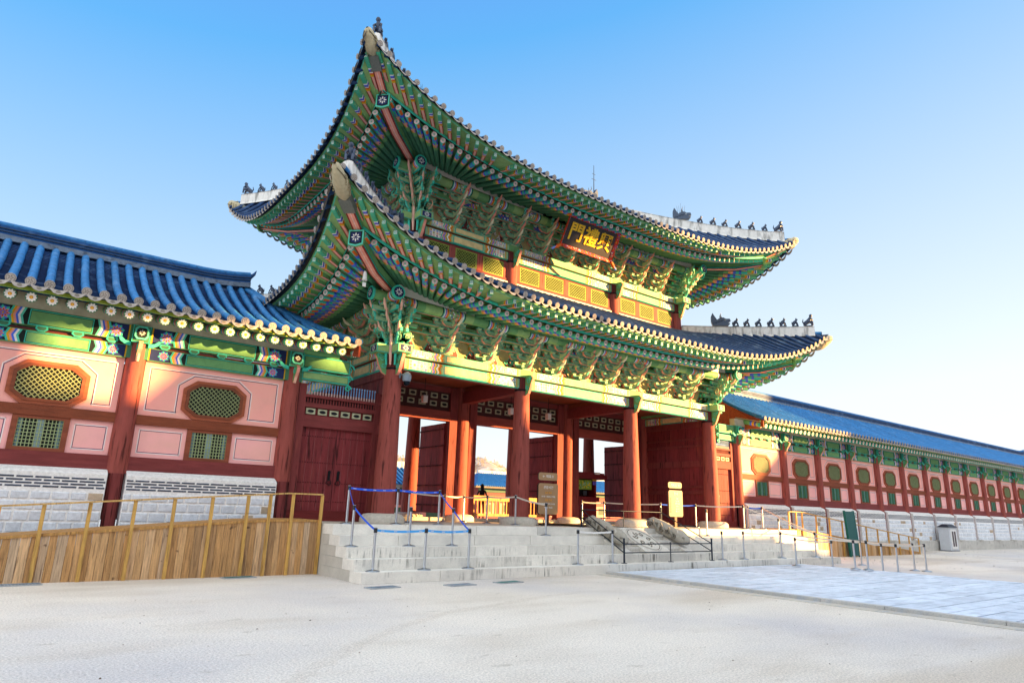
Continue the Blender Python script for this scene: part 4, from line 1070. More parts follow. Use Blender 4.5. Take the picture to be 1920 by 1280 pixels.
# ---- hanging sign board
pq = thing('name_board', 'black name board with three gold characters in a red frame under the upper eave', 'sign', (7.52, -.98, 12.03))
tilt = math.radians(30); pq.rotation_euler = (tilt, 0, 0)
mb = MB(); bw, bh = 2.52, 1.04
mb.box(-bw/2, bw/2, -.02, .06, -bh/2, bh/2, lin('#241f22')); bd = mb.build('board', 'plastic', pq)
def fr_piece(x0, x1, z0, z1, pos):
    mb = MB()
    p = {'t': [V(x0-.11, -.11, z1+.11), V(x1+.11, -.11, z1+.11), V(x1, -.02, z1), V(x0, -.02, z1)], 'b': [V(x0, -.02, z0), V(x1, -.02, z0), V(x1+.11, -.11, z0-.11), V(x0-.11, -.11, z0-.11)],
         'l': [V(x0-.11, -.11, z0-.11), V(x0, -.02, z0), V(x0, -.02, z1), V(x0-.11, -.11, z1+.11)], 'r': [V(x1, -.02, z0), V(x1+.11, -.11, z0-.11), V(x1+.11, -.11, z1+.11), V(x1, -.02, z1)]}[pos]
    if pos == 't': p = [p[3], p[2], p[1], p[0]]
    if pos == 'b': p = [p[3], p[2], p[1], p[0]]
    mb.hexa([q+V(0, .05, 0) for q in (p[0], p[1], p[1], p[0])][:0] or [p[0]+V(0, .06, 0), p[1]+V(0, .06, 0), p[1], p[0], p[3]+V(0, .06, 0), p[2]+V(0, .06, 0), p[2], p[3]], lin('#c33a1e'))
    u = (p[1]-p[0]); v = (p[3]-p[0]); n = u.cross(v).normalized(); n = n if n.y < 0 else -n
    rnd = random.Random(2); N = 60 if pos in 'tb' else 30
    for i in range(N):
        a, b = (rnd.uniform(.03, .97), rnd.uniform(.15, .85)) if pos in 'tb' else (rnd.uniform(.15, .85), rnd.uniform(.03, .97))
        q = (p[0].lerp(p[1], a)).lerp(p[3].lerp(p[2], a), b)
        uu = u.normalized(); vv = n.cross(uu); r = rnd.uniform(.012, .03)
        mb.poly([c+n*.006 for c in ngon(q, uu, vv, r, 6)], rnd.choice((WHITE, BLUE, YEL, PINK, PURP, GREEN)))
    mb.build('frame', 'paint', pq)
for ps in 'tblr': fr_piece(-bw/2, bw/2, -bh/2, bh/2, ps)
def text(body, size, m, parent, loc, rot=(math.pi/2, 0, 0), name='lettering', ext=.01, off=0, align='CENTER', col=YEL, sx=1):
    c = bpy.data.curves.new('t', 'FONT'); c.body = body; c.size = size; c.extrude = ext; c.offset = off; c.align_x = align; c.align_y = 'CENTER'; c.resolution_u = 3
    o = bpy.data.objects.new('t', c); COL.objects.link(o); bpy.context.view_layer.update()
    me = bpy.data.meshes.new_from_object(o.evaluated_get(bpy.context.evaluated_depsgraph_get())); bpy.data.objects.remove(o)
    ca = me.color_attributes.new('Col', 'FLOAT_COLOR', 'CORNER'); ca.data.foreach_set('color', [*col, 1.0]*len(ca.data))
    me.materials.clear(); me.materials.append(M[m]); me.name = name
    q = link(name, me, parent, loc); q.rotation_euler = rot; q.scale = (sx, 1, 1); return q
for i, ch in enumerate('門禮興'):
    text(ch, .74, 'plastic', bd, (-.77+.77*i, -.035, 0), col=lin('#ffcc14'), off=.014, ext=.012, name='character')
for s in (-1, 1):
    for z in (.60, -.60):
        mb = MB(); c0 = V(s*(bw/2+.1), -.1, z*.98)
        mb.tube([c0, c0+V(s*.12, -.02, .03 if z > 0 else -.1), c0+V(s*.26, -.04, -.02 if z > 0 else -.2)], [.06, .07, .03], 8, ORG); mb.tube([c0+V(s*.18, -.02, 0 if z > 0 else -.12), c0+V(s*.34, -.04, -.04 if z > 0 else -.24)], [.04, .05], 8, lin('#6f8fd8')); mb.build('frame_ornament', 'paint', pq)
# little wind bell under the near corner
bl = thing('wind_bell', 'small white bell hanging under the near corner of the lower roof', 'bell', (-2.15, -2.15, 7.95))
mb = MB(); mb.lathe([(.075, -.3), (.06, -.24), (.05, -.1), (.025, -.04)], 10, WHITE); mb.build('bell', 'plastic', bl)
mb = MB(); mb.tube([V(0, 0, -.04), V(0, 0, .12)], .01, 5, BLK); mb.box(-.05, .05, -.006, .006, -.48, -.36, WHITE); mb.tube([V(0, 0, -.3), V(0, 0, -.36)], .006, 4, BLK); mb.build('chain', 'plastic', bl)
for x, y, lab in ((2.86, 3.0, 'left bay'), (6.9, 3.0, 'middle bay beside its left column'), (8.9, 3.0, 'middle bay, nearest its centre')):
    t = thing('hanging_lamp', 'small white box lamp hanging in the '+lab, 'lamp', (x, y, 5.45), group='box lamps under the gate ceiling')
    mb = MB(); mb.box(-.09, .09, -.09, .09, 0, .24, WHITE); mb.box(-.095, .095, -.095, .095, .24, .27, lin('#999999')); mb.build('lamp_shade', 'plastic', t)
    mb = MB(); mb.tube([V(0, 0, .26), V(0, 0, .92)], .012, 5, BLK); mb.build('cord', 'iron', t)
# ------------------------------------------------------------------ corridor wings
YW = .62
def oct_pts(cx, cz, hw, hh, c=.45):
    k = hh*c*1.0; j = hw*c*.85
    return [(cx-hw+j, cz-hh), (cx+hw-j, cz-hh), (cx+hw, cz-hh+k), (cx+hw, cz+hh-k), (cx+hw-j, cz+hh), (cx-hw+j, cz+hh), (cx-hw, cz+hh-k), (cx-hw, cz-hh+k)]
def ring_poly(mb, a, b, y, th, col):
    n = len(a)
    for i in range(n):
        j = (i+1) % n
        A, B, C_, D_ = V(a[i][0], y, a[i][1]), V(a[j][0], y, a[j][1]), V(b[j][0], y, b[j][1]), V(b[i][0], y, b[i][1]); t = V(0, th, 0)
        mb.hexa([A+t, B+t, B, A, D_+t, C_+t, C_, D_], col)
def bay_parts(parent, x0, x1, lou=False):
    """one corridor bay between two post centres; built at real place"""
    a, b = x0+.24, x1-.24; cx = (x0+x1)/2
    # upper panel
    mb = MB(); mb.box(a, b, YW, YW+.12, 3.72, 5.1, PLAS); up = mb.build('plaster_panel', 'plaster', parent)
    y = YW-.004; ln = []
    ox, oz, hw, hh = cx, 4.24, .64, .375
    op = oct_pts(ox, oz, hw+.30, hh+.27)
    # painted border: white + navy lines round the panel, opening round the window
    mb = MB()
    for off, c, w_ in ((.13, lin('#fbe9e2'), .022), (.155, NAVY, .016)):
        L_, R_, Bt, Tp = a+off, b-off, 3.72+off, 5.09-off
        def seg(p, q):
            p, q = V(p[0], y, p[1]), V(q[0], y, q[1]); d = (q-p).normalized(); n_ = V(-d.z, 0, d.x)*(w_/2)
            mb.poly([p-n_, q-n_, q+n_, p+n_], c)
        o2 = oct_pts(ox, oz, hw+.30-(off-.13), hh+.28-(off-.13))
        xa = o2[7][0]+(o2[0][0]-o2[7][0])*max(0, min(1, (o2[7][1]-Bt)/(o2[7][1]-o2[0][1]))); xb = 2*ox-xa
        for p, q in (((L_, Bt), (L_, Tp)), ((R_, Bt), (R_, Tp)), ((L_, Tp), (R_, Tp)), ((L_, Bt), (xa, Bt)), ((xb, Bt), (R_, Bt)), ((xa, Bt), o2[7]), (o2[7], o2[6]), (o2[6], o2[5]), (o2[5], o2[4]), (o2[4], o2[3]), (o2[3], o2[2]), (o2[2], (xb, Bt))): seg(p, q)
    mb.build('painted_border', 'paint', up)
    mb = MB(); ring_poly(mb, oct_pts(ox, oz, hw+.16, hh+.14), oct_pts(ox, oz, hw+.07, hh+.06), YW-.05, .05, lin('#a4583c')); ring_poly(mb, oct_pts(ox, oz, hw+.075, hh+.065), oct_pts(ox, oz, hw, hh), YW-.075, .07, lin('#7f4630'))
    fr = mb.build('octagon_window', 'beamwood', parent)
    mb = MB(); mb.poly([V(p[0], YW-.012, p[1]) for p in oct_pts(ox, oz, hw, hh)], lin('#1c241c')); lattice(mb, oct_pts(ox, oz, hw, hh), .082, .018, YW-.055, .016, lin('#8d9668')); mb.build('lattice', 'paint', fr)
    # mid rail and sill
    mb = MB(); mb.box(a-.03, b+.03, YW-.07, YW+.1, 3.475, 3.715, BRN); mb.build('middle_rail', 'beamwood', parent)
    mb = MB(); mb.box(a-.03, b+.03, YW-.10, YW+.1, 2.33, 2.67, RED2); mb.build('sill_beam', 'beamwood', parent)
    # lower panels and window
    wx = .56
    for p, q in ((a, cx-wx), (cx+wx, b)):
        mb = MB(); mb.box(p, q, YW, YW+.1, 2.672, 3.473, PLAS2)
        for off, c, w_ in ((.10, lin('#fbeee8'), .02), (.125, NAVY, .014)):
            for r in ((p+off, q-off, 2.67+off, 2.67+off+w_), (p+off, q-off, 3.47-off-w_, 3.47-off), (p+off, p+off+w_, 2.67+off, 3.47-off), (q-off-w_, q-off, 2.67+off, 3.47-off)):
                mb.poly([V(r[0], YW-.004, r[2]), V(r[1], YW-.004, r[2]), V(r[1], YW-.004, r[3]), V(r[0], YW-.004, r[3])], c)
        mb.build('lower_panel', 'plaster', parent)
    mb = MB()
    for p, q, r, s in ((cx-wx, cx-wx+.12, 2.672, 3.473), (cx+wx-.12, cx+wx, 2.672, 3.473), (cx-wx+.12, cx+wx-.12, 2.672, 2.75), (cx-wx+.12, cx+wx-.12, 3.40, 3.473)): mb.box(p, q, YW-.04, YW+.08, r, s, lin('#8a4a34'))
    sw = mb.build('square_window', 'beamwood', parent)
    mb = MB(); p, q, r, s = cx-wx+.12, cx+wx-.12, 2.75, 3.40
    mb.box(p, q, YW+.04, YW+.06, r, s, lin('#18201f')); mb.box((p+q)/2-.06, (p+q)/2+.06, YW+.0, YW+.03, r, s, lin('#8fa7ad'))
    for ww in (p+.02, q-.10): mb.box(ww, ww+.08, YW+.0, YW+.03, r, s, lin('#6f8a90'))
    if lou:
        for k in range(11): z = r+.03+k*.058; mb.box(p, q, YW-.02, YW+.02, z, z+.03, lin('#3f7a62'))
        for k in range(4): x = p+(q-p)*k/3; mb.box(x-.012, x+.012, YW-.03, YW-.0201, r, s, lin('#56834a'))
    else:
        for k in range(13): x = p+(q-p)*k/12; mb.box(x-.009, x+.009, YW-.022, YW-.008, r, s, lin('#9aa878'))
        for k in range(9): z = r+(s-r)*k/8; mb.box(p, q, YW-.024, YW-.0221, z-.009, z+.009, lin('#9aa878'))
    mb.build('lattice', 'paint', sw)
    # beams
    mb = MB(); mb.box(a-.06, b+.06, YW-.10, YW+.1, 5.1, 5.43, GREEN); decor_wing(mb, V(a-.06, YW-.101, 5.115), X_, Z_, b-a+.12, .30); mb.box(a-.06, b+.06, YW-.07, YW+.08, 5.43, 5.49, lin('#5b2320'))
    n = max(4, int((b-a)/.62))
    for k in range(n):      # little bearing blocks between the two beams
        x = a+(k+.5)*(b-a)/n; pr = [(-.11, .10), (-.13, .03), (-.06, -.03), (.06, -.03), (.13, .03), (.11, .10)]
        mb.extr([(p_[0], p_[1]) for p_ in pr], V(x, YW-.10, 5.46), X_, Z_, -Y_, .08, TEAL, TEAL); mb.extr([(p_[0]*.72, p_[1]*.66+.012) for p_ in pr], V(x, YW-.141, 5.46), X_, Z_, -Y_, .004, GREEND, GREEND)
    mb.build('lower_beam', 'paint', parent)
    mb = MB(); mb.box(a-.06, b+.06, YW-.13, YW+.1, 5.53, 5.95, GREEN); decor_wing(mb, V(a-.06, YW-.131, 5.54), X_, Z_, b-a+.12, .40); mb.build('upper_beam', 'paint', parent)
def stone_mesh(x0, x1, seed):
    """stone wall infill of one bay: mortar body with raised stones, slim brick courses and a sloping cap"""
    mb = MB(); rnd = random.Random(seed); a, b = x0+.20, x1-.20; yf = .27
    mb.box(a, b, yf, YW+.05, .60, 2.02, MORT)
    mb.extr([(yf, 2.02), (YW+.05, 2.02), (YW+.05, 2.33), (yf+.24, 2.33), (yf+.05, 2.24), (yf, 2.2)], V((a+b)/2, 0, 0), Y_, Z_, X_, b-a, MORT, lin('#f0eee8'))
    z = .64
    for r, h in enumerate((.25, .25, .24, .23, .20)):
        x = a+.03-rnd.uniform(0, .2)
        while x < b-.06:
            w_ = rnd.uniform(.29, .42); p, q = max(a+.02, x), min(b-.02, x+w_-.045)
            if q-p > .06:
                c = jit(lin('#dde1e6'), .08) if rnd.random() > .06 else jit(lin('#b9a58c'), .1)
                e = .012; P = [V(p, yf, z), V(q, yf, z), V(q, yf, z+h-.045), V(p, yf, z+h-.045)]
                Q = [V(p+e, yf-.02, z+e), V(q-e, yf-.02-rnd.uniform(0, .01), z+e), V(q-e, yf-.02-rnd.uniform(0, .01), z+h-.045-e), V(p+e, yf-.02, z+h-.045-e)]
                mb.poly(Q, c)
                for i in range(4): j = (i+1) % 4; mb.poly([P[i], P[j], Q[j], Q[i]], c)
            x += w_
        z += h
    for r in range(4):
        zz = 1.865+r*.068; x = a+.03-(.17 if r % 2 else 0)
        while x < b-.03:
            p, q = max(a+.02, x), min(b-.02, x+.30)
            if q-p > .04: mb.box(p, q, yf-.008, yf+.01, zz, zz+.036, jit(lin('#3d4658'), .15))
            x += .345
    me = mb.mesh('stone_wall'); me.materials.append(M['stone']); return me
POST = None
def post_meshes():
    mb = MB(); mb.tube([V(0, 0, z) for z in (2.25, 3, 4, 5, 5.5)], [.245, .245, .235, .225, .222], 20, RED, True)
    a = mb.mesh('post'); a.materials.append(M['wood'])
    mb = MB(); mb.tube([V(0, -.02, z) for z in (.62, 1.4, 2.25)], .155, 12, RED2, True); b = mb.mesh('post_foot'); b.materials.append(M['wood'])
    mb = MB()
    mb.box(-.24, .24, -.16, .1, 5.1, 5.96, GREEND); 
    mb.obox(-.20, .20, -.26, -.16, 5.50, 5.94, GREEND, TEAL)
    o8 = [(p[0], p[1]) for p in oct_pts(0, 5.74, .16, .17)]
    mb.extr(o8, V(0, -.30, 0), X_, Z_, -Y_, .05, TEAL2, TEAL); mb.extr([(p[0]*.74, 5.74+(p[1]-5.74)*.74) for p in o8], V(0, -.327, 0), X_, Z_, -Y_, .006, LINE, LINE); emblem(mb, V(0, -.331, 5.74), X_, Z_, .1, .003)
    mb.extr([(0, 5.0), (.10, 5.05), (.18, 5.18), (.28, 5.30), (.34, 5.44), (.24, 5.52), (0, 5.52)], V(0, -.16, 0), -Y_, Z_, X_, .09, GREEN, PINK)
    for s in (-1, 1):
        scroll(mb, V(s*.05, -.30, 5.36), -Y_, Z_, X_, .09, 1.3, .03, .012, .02, TEAL2, TEAL, 1)
        mb.extr([(0, 0), (.13, .02), (.22, .10), (.28, .10), (.24, .0), (.12, -.08), (0, -.1)], V(s*.2, -.2, 5.50), X_*s, Z_, -Y_*s, .05, TEAL, TEAL2)
    mb.tube([V(0, -.27, 5.02), V(0, -.30, 5.15), V(0, -.36, 5.28)], [.035, .045, .03], 7, lin('#e6b79c'))
    c = mb.mesh('post_bracket'); c.materials.append(M['paint']); return a, b, c
PM, PF, PB = post_meshes()
mb = MB(); r = .116; mb.grid([[V(t, r*math.cos(2*math.pi*k/14), r*math.sin(2*math.pi*k/14)) for k in range(14)] for t in (0, .6, .68, .76, .84, .92, 1)], GREEN, True, True, lambda i, j: (GREEN, BLUE, YEL, PURP, GREEN2, TEAL)[i])
o = V(1, 0, 0); mb.poly(ngon(o, Y_, Z_, r*1.03, 16, .001), GREEND); mb.poly(ngon(o, Y_, Z_, r*.60, 12, .004), lin('#f3ece2')); petals(mb, o, Y_, Z_, r*.3, r*.98, r*.26, 10, lin('#f3ece2'), .005)
mb.poly(ngon(o, Y_, Z_, r*.34, 10, .008), lin('#eaa21a')); mb.poly(ngon(o, Y_, Z_, r*.13, 6, .011), lin('#f4cf6a'))
WRAF = mb.mesh('rafter'); WRAF.materials.append(M['paint'])
def prof_y(u): return -.60+4.0*u
def prof_z(u): return 6.20+2.12*(.66*u+.34*u*u)
def wing(name, label, posts, xe0, xe1, xr0, xr1, hemis, lou, near):
    """xe: eave ends, xr: ridge ends"""
    T = thing(name, label, 'building', (0, 0, 0))
    cache = {}
    for i, x in enumerate(posts):
        link('post', PM, T, (x, YW, 0)); link('post_foot', PF, T, (x, YW-.12, 0)); link('post_bracket', PB, T, (x, YW, 0))
    src = None
    for i in range(len(posts)-1):
        x0, x1 = posts[i], posts[i+1]; L = round(x1-x0, 2)
        if L in cache:
            off, objs = cache[L]; d = x0-off; mp = {}
            for o in objs:
                c = o.copy(); COL.objects.link(c); mp[o] = c
                if o.parent in mp: c.parent = mp[o.parent]
                else: c.parent = T; c.location = (o.location.x+d, 0, 0)
        else:
            before = set(COL.objects); bay_parts(T, x0, x1, lou); new = [o for o in COL.objects if o not in before]
            cache[L] = (x0, new)
        link('stone_wall', stone_mesh(x0, x1, i*7+3), T)
    X0, X1 = posts[0]-.3, posts[-1]+.3
    mb = MB(); rnd = random.Random(9); x = X0
    while x < X1:
        l = rnd.uniform(1.1, 1.9); q = min(X1, x+l)
        if xe1 > 30 or True:
            mb.box(x+.004, q-.004, .05, YW+.2, -.02, .60, jit(lin('#c3bfb6'), .08))
        x = q
    for p in posts: mb.box(p-.34, p+.34, -.02, .3, .60, .66, jit(lin('#c9c5bb'), .05))
    mb.build('granite_plinth', 'step', T)
    # eave: purlin, rafters, boards
    mb = MB(); mb.tube([V(min(xe0, xr0)+.1 if xe0 < 0 else xe0+.15, YW-.02, 6.06), V(xe1-.15, YW-.02, 6.06)], .13, 10, GREEN); mb.build('purlin', 'paint', T)
    sp = .39; n = int((xe1-xe0-.1)/sp); lst = []
    for k in range(n+1):
        x = (xe1-.07-k*sp) if xe1 < 0 else (xe0+.1+k*sp)
        lst.append(aim(V(x, YW+.35, 6.34), V(x, -.42, 5.985)))
    lst.sort(key=lambda m: (m.translation-CAMP).length)
    for m in lst[:100]: link('rafter', WRAF, T, mw=m)
    if len(lst) > 100:
        mb = MB()
        for m in lst[100:]: append_mesh(mb, WRAF, m)
        mb.build('rafter', 'paint', T, kind='stuff')
    mb = MB(); mb.hexa([V(xe0, YW+.3, 6.46), V(xe0, -.40, 6.14), V(xe1, -.40, 6.14), V(xe1, YW+.3, 6.46), V(xe0, YW+.3, 6.48), V(xe0, -.40, 6.16), V(xe1, -.40, 6.16), V(xe1, YW+.3, 6.48)], lin('#c9c2ae'))
    mb.box(xe0, xe1, -.47, -.39, 6.12, 6.20, {'*': GREEN2, 'f': lin('#8b9a2e')}); mb.box(xe0, xe1, -.52, -.40, 6.2, 6.235, lin('#3b3128'))
    mb.box(posts[0]-.2, posts[-1]+.2, YW-.15, YW+.12, 5.952, 6.30, lin('#b7ae98'))
    mb.build('eave_boards', 'paint', T)
    # roof
    mb = MB(); ed = MB(); lt = MB(); sp = .357; NU = 22 if near else 9; n = int((xe1-xe0-.12)/sp)
    def rx(x, u):
        return x
    def umax(x):
        # the roof narrows towards the ridge at its verge ends
        u = 1
        if x > xr1: u = min(u, (xe1-x)/(xe1-xr1))
        if x < xr0: u = min(u, (x-xe0)/(xr0-xe0))
        return max(.06, u)
    steps = 34 if near else 12
    xs = [xe0+.02+k*((xe1-xe0-.04)/max(1, int((xe1-xe0)/1.0))) for k in range(int((xe1-xe0)/1.0)+1)]
    for k in range(len(xs)-1):
        xa, xb = xs[k], xs[k+1]; rows = []
        for s in range(steps+1):
            u = s/steps
            ra = min(u, umax(xa)); rb = min(u, umax(xb))
            for dz in ((0, .035) if s < steps else (0,)):
                rows.append([V(xa, prof_y(ra), prof_z(ra)+dz+.015), V(xb, prof_y(rb), prof_z(rb)+dz+.015)])
        mb.grid(rows, TILED, False, colf=lambda i, j: TILED if i % 2 else lin('#0b2a50'))
    rnd = random.Random(12)
    for k in range(n+1):
        x = (xe1-.09-k*sp) if xe1 < 0 else (xe0+.09+k*sp); um = umax(x); pts = []; rad = []
        m = max(3, int(NU*um))
        pts.append(V(x, prof_y(0)-.05, prof_z(0)+.085)); rad.append(.098)
        for s in range(m):
            u = um*s/m; u2 = um*(s+1)/m*.999
            j = rnd.uniform(-.006, .006)
            pts.append(V(x+j, prof_y(u+.002), prof_z(u)+.085)); rad.append(.099); pts.append(V(x+j, prof_y(u2-.002), prof_z(u2)+.085)); rad.append(.088)
        mb.tube(pts, rad, 9, jit(TILE, .12), True)
        p = pts[0]; nn = V(0, -1, -.15); end_disc(ed, p+V(0, -.014, 0), nn, .105, jit(TEND, .1))
        c = jit(TEND, .1); q = X_*sp*.46; a = V(x+sp/2, -.66, 6.235)
        if (xe1 < 0 and k == 0) is False or True:
            if a.x < xe1-.05:
                top = [a-q, a-q*.5-Z_*.03, a-Z_*.04, a+q*.5-Z_*.03, a+q]; bot = [a-q*.95-Z_*.05-Y_*.01, a-q*.55-Z_*.125-Y_*.04, a-Z_*.155-Y_*.05, a+q*.55-Z_*.125-Y_*.04, a+q*.95-Z_*.05-Y_*.01]
                ed.grid([top, bot], c, False); ed.grid([[v+Y_*.02 for v in top], [v+Y_*.02 for v in bot]], (c[0]*.6, c[1]*.6, c[2]*.6), False)
                ed.poly(ngon(a-Z_*.085-Y_*.045, X_, Z_, .05, 8, 0, .03), (c[0]*.6, c[1]*.6, c[2]*.55))
    rf = mb.build('tiled_roof', 'tile', T); ed.build('tile_ends', 'stone', rf)
    mb = MB(); mb.poly([V(xr0, 3.42, 8.45), V(xr1, 3.42, 8.45), V(xr1, 7.4, 6.2), V(xr0, 7.4, 6.2)], TILED); mb.poly([V(xr0, 7.2, 6.1), V(xr1, 7.2, 6.1), V(xr1, 7.2, 1), V(xr0, 7.2, 1)], RED2); mb.build('rear_slope', 'tile', T)
    # ridge: layered tiles
    mb = MB(); yr = 3.4
    def rz(x):
        t = -.13
        for e, s in ((xr0, 1), (xr1, -1)):
            d = (x-e)*s; t = max(t, .16*max(0, 1-d/1.6)**2)
        return t
    N = max(30, int((xr1-xr0)/.8))
    for w_, z0, z1, c in ((.22, 8.30, 8.45, lin('#6c7886')), (.17, 8.45, 8.53, TILED), (.20, 8.53, 8.56, lin('#34465e')), (.15, 8.56, 8.62, TILED), (.18, 8.62, 8.65, lin('#34465e')), (.14, 8.65, 8.72, TILED)):
        rows = []
        for k in range(N+1):
            x = xr0+(xr1-xr0)*k/N; d = rz(x); rows.append([V(x, yr-w_, z0+d), V(x, yr-w_, z1+d), V(x, yr+w_, z1+d), V(x, yr+w_, z0+d)])
        mb.grid(rows, c, False); mb.poly(rows[0], c); mb.poly(rows[-1][::-1], c)
    mb.tube([V(xr0+(xr1-xr0)*k/N, yr, 8.76+rz(xr0+(xr1-xr0)*k/N)) for k in range(N+1)], .10, 8, TILE)
    for e, s in ((xr0, -1), (xr1, 1)):
        mb.tube([V(e, yr, 8.85), V(e+s*.12, yr, 8.98), V(e+s*.18, yr, 9.12)], [.08, .05, .01], 7, TILED)
    mb.build('ridge', 'tile', T)
    # verge boards
    for xe, xr, s in ((xe0, xr0, -1), (xe1, xr1, 1)):
        mb = MB(); P = []
        for k in range(9):
            u = k/8; x = xe+(xr-xe)*u; P.append((x+s*.02, prof_y(u), prof_z(u)))
        for k in range(8):
            a, b = V(*P[k]), V(*P[k+1]); h = V(0, 0, -.42 if k else -.34); t = V(-s*.06, 0, 0)
            mb.hexa([a+h, b+V(0, 0, -.42), b+V(0, 0, -.42)+t, a+h+t, a, b, b+t, a+t] , lin('#8e3c22'))
        mb.build('verge_board', 'beamwood', T)
        mb = MB()
        for q in (.0, .16): mb.tube([V(p[0]-s*q, p[1], p[2]+.12) for p in P], .085, 8, TILE)
        mb.build('verge_tile', 'tile', T)
    return T
LP = [-17.1, -13.7, -10.3, -6.92, -2.906]
lw = wing('left_corridor', 'pink walled corridor with blue tiled roof joining the gate on the left', LP, -18.2, -1.42, -18, -3.75, None, False, True)
RP = [18.73, 22.74]+[26.15+3.41*k for k in range(14)]
rw = wing('right_corridor', 'long pink walled corridor with blue tiled roof running far away on the right', RP, 19.28, RP[-1]+.9, 20.1, RP[-1]+.7, None, True, False)
lw.name = 'corridor'; rw.name = 'corridor'
# gable wall of the right corridor under its verge
mb = MB(); mb.poly([V(19.4, -.3, 6.2), V(19.4, 7.1, 6.2), V(20.0, 3.4, 8.4)][::-1], lin('#a8502c')); mb.box(19.36, 19.46, -.35, 7.1, 5.85, 6.25, lin('#a8502c')); mb.build('gable_board', 'beamwood', rw)
# lower roof section beyond the end of the right corridor
ew = thing('far_corridor', 'lower far end of the tiled corridor past the long right corridor', 'building', (0, 0, 0))
mb = MB(); xa, xb = RP[-1]+1.6, 150
rows = []
for s in range(13): u = s/12; rows.append([V(xa, prof_y(u)+.4, prof_z(u)-.35), V(xb, prof_y(u)+.4, prof_z(u)-.35)])
mb.grid(rows, TILED)
for k in range(int((xb-xa)/.36)): x = xa+k*.36; mb.tube([V(x, prof_y(u)+.35, prof_z(u)-.27) for u in (0, .33, .66, 1)], .09, 6, TILE)
mb.box(xa, xb, 3.6, 4.0, 8.0, 8.45, TILED); mb.build('roof', 'tile', ew)
mb = MB(); mb.box(xa, xb, .9, 1.0, 0, 6, PLAS); mb.build('wall', 'plaster', ew)
# ------------------------------------------------------------------ side doors between corridor and gate
def side_door(x0, x1, label, lit):
    T = thing('side_door', label, 'door', (0, 0, 0)); y = YW+.1
    mb = MB(); mb.box(x0, x1, y-.14, y+.1, F-.05, 1.50, REDD); mb.box(x0, x1, y-.12, y+.1, 3.85, 4.20, RED2); mb.box(x0, x1, y-.12, y+.1, 4.43, 4.56, RED2); mb.box(x0, x1, y-.12, y+.08, 4.72, 4.80, RED2)
    mb.build('door_frame', 'beamwood', T)
    for a, b in ((x0, x0+.22), (x1-.22, x1)):
        mb = MB(); mb.box(a, b, y-.13, y+.1, 1.50, 5.1, RED2); mb.build('jamb', 'wood', T)
    xm = (x0+x1)/2; mb = MB(); n = 5
    for a, b in ((x0+.22, xm-.008), (xm+.008, x1-.22)):
        mb = MB()
        for k in range(n):
            p, q = a+(b-a)*k/n, a+(b-a)*(k+1)/n; mb.box(p+.003, q-.003, y-.02, y+.04, 1.5, 3.85, jit(DOOR, .12))
            mb.box(q-.003, q+.001, y-.024, y-.0, 1.5, 3.85, lin('#a06a66') if k < n-1 else DOOR)
        for z in (1.75, 2.28, 2.85, 3.6): studs(mb, V(a+.03, y-.022, z), X_, b-a-.06, 14, V(0, -1, 0), lin('#4a1a1c'), .018)
        lf = mb.build('door_leaf', 'wood', T)
        mb = MB(); hx = xm-.14 if b < xm else xm+.14; c = V(hx, y-.05, 2.42)
        mb.box(hx-.035, hx+.035, y-.05, y-.02, 2.36, 2.58, BLK); mb.poly(ngon(V(hx, y-.055, 2.60), X_, Z_, .05, 8, 0), BLK); mb.tube([p for p in ngon(V(hx, y-.07, 2.30), X_, Z_, .07, 12)]+[ngon(V(hx, y-.07, 2.30), X_, Z_, .07, 12)[0]], .012, 5, BLK); mb.build('ring_handle', 'iron', lf)
    mb = MB(); mb.box(x0+.22, x1-.22, y-.03, y+.02, 4.2, 4.43, REDD); n = max(3, int((x1-x0-.4)/.36)); plate_row(mb, x0+.24, x1-.24, y-.03, 4.315, n, lin('#b9b996'), .27, .17); mb.build('vent_row', 'paint', T)
    mb = MB(); m = int((x1-x0-.44)/.088)
    for k in range(m+1):
        x = x0+.22+(x1-x0-.44)*k/m; mb.box(x-.02, x+.02, y-.06, y-.02, 4.56, 4.72, RED2)
    mb.box(x0+.2, x1-.2, y, y+.01, 4.56, 4.72, BLK); mb.build('slats', 'beamwood', T)
    mb = MB()
    for k in range(m+1):
        x = x0+.22+(x1-x0-.44)*k/m; mb.tube([V(x, y-.06, 4.79), V(x, y-.06, 5.14)], .017, 6, lin('#6d9fd0')); mb.tube([V(x, y-.06, 5.14), V(x, y-.06, 5.17)], .026, 6, lin('#8fb7df')); mb.tube([V(x, y-.06, 4.80), V(x, y-.06, 4.9)], .028, 6, lin('#c8a39a'))
    mb.build('iron_spikes', 'plastic', T)
side_door(-2.66, -.02, 'dark red double door with ring handles left of the gate', False)
side_door(W+.02, 18.48, 'reddish double door between the gate and the long right corridor', True)
# painted stub beams above the side doors
for x0, x1, par in ((-2.66, -1.2, lw), (17.3, 18.5, rw)):
    mb = MB()
    mb.obox(x0, x1, YW-.12, YW+.1, 5.53, 5.93, GREEN, TEAL, bw=.03); mb.obox(x0, x1, YW-.10, YW+.1, 5.2, 5.46, GREEN2, TEAL, bw=.03); mb.build('stub_beam', 'paint', par)
    mb = MB()
    xx = x1 if x1 < 0 else x0
    for z, r in ((5.7, .16), (5.38, .12), (5.1, .1)): scroll(mb, V(xx, YW-.05, z), X_*(1 if x1 < 0 else -1), Z_, Y_, r, 1.4, .05, .02, .05, TEAL, GREEND, 0)
    mb.build('stub_scroll', 'paint', par)
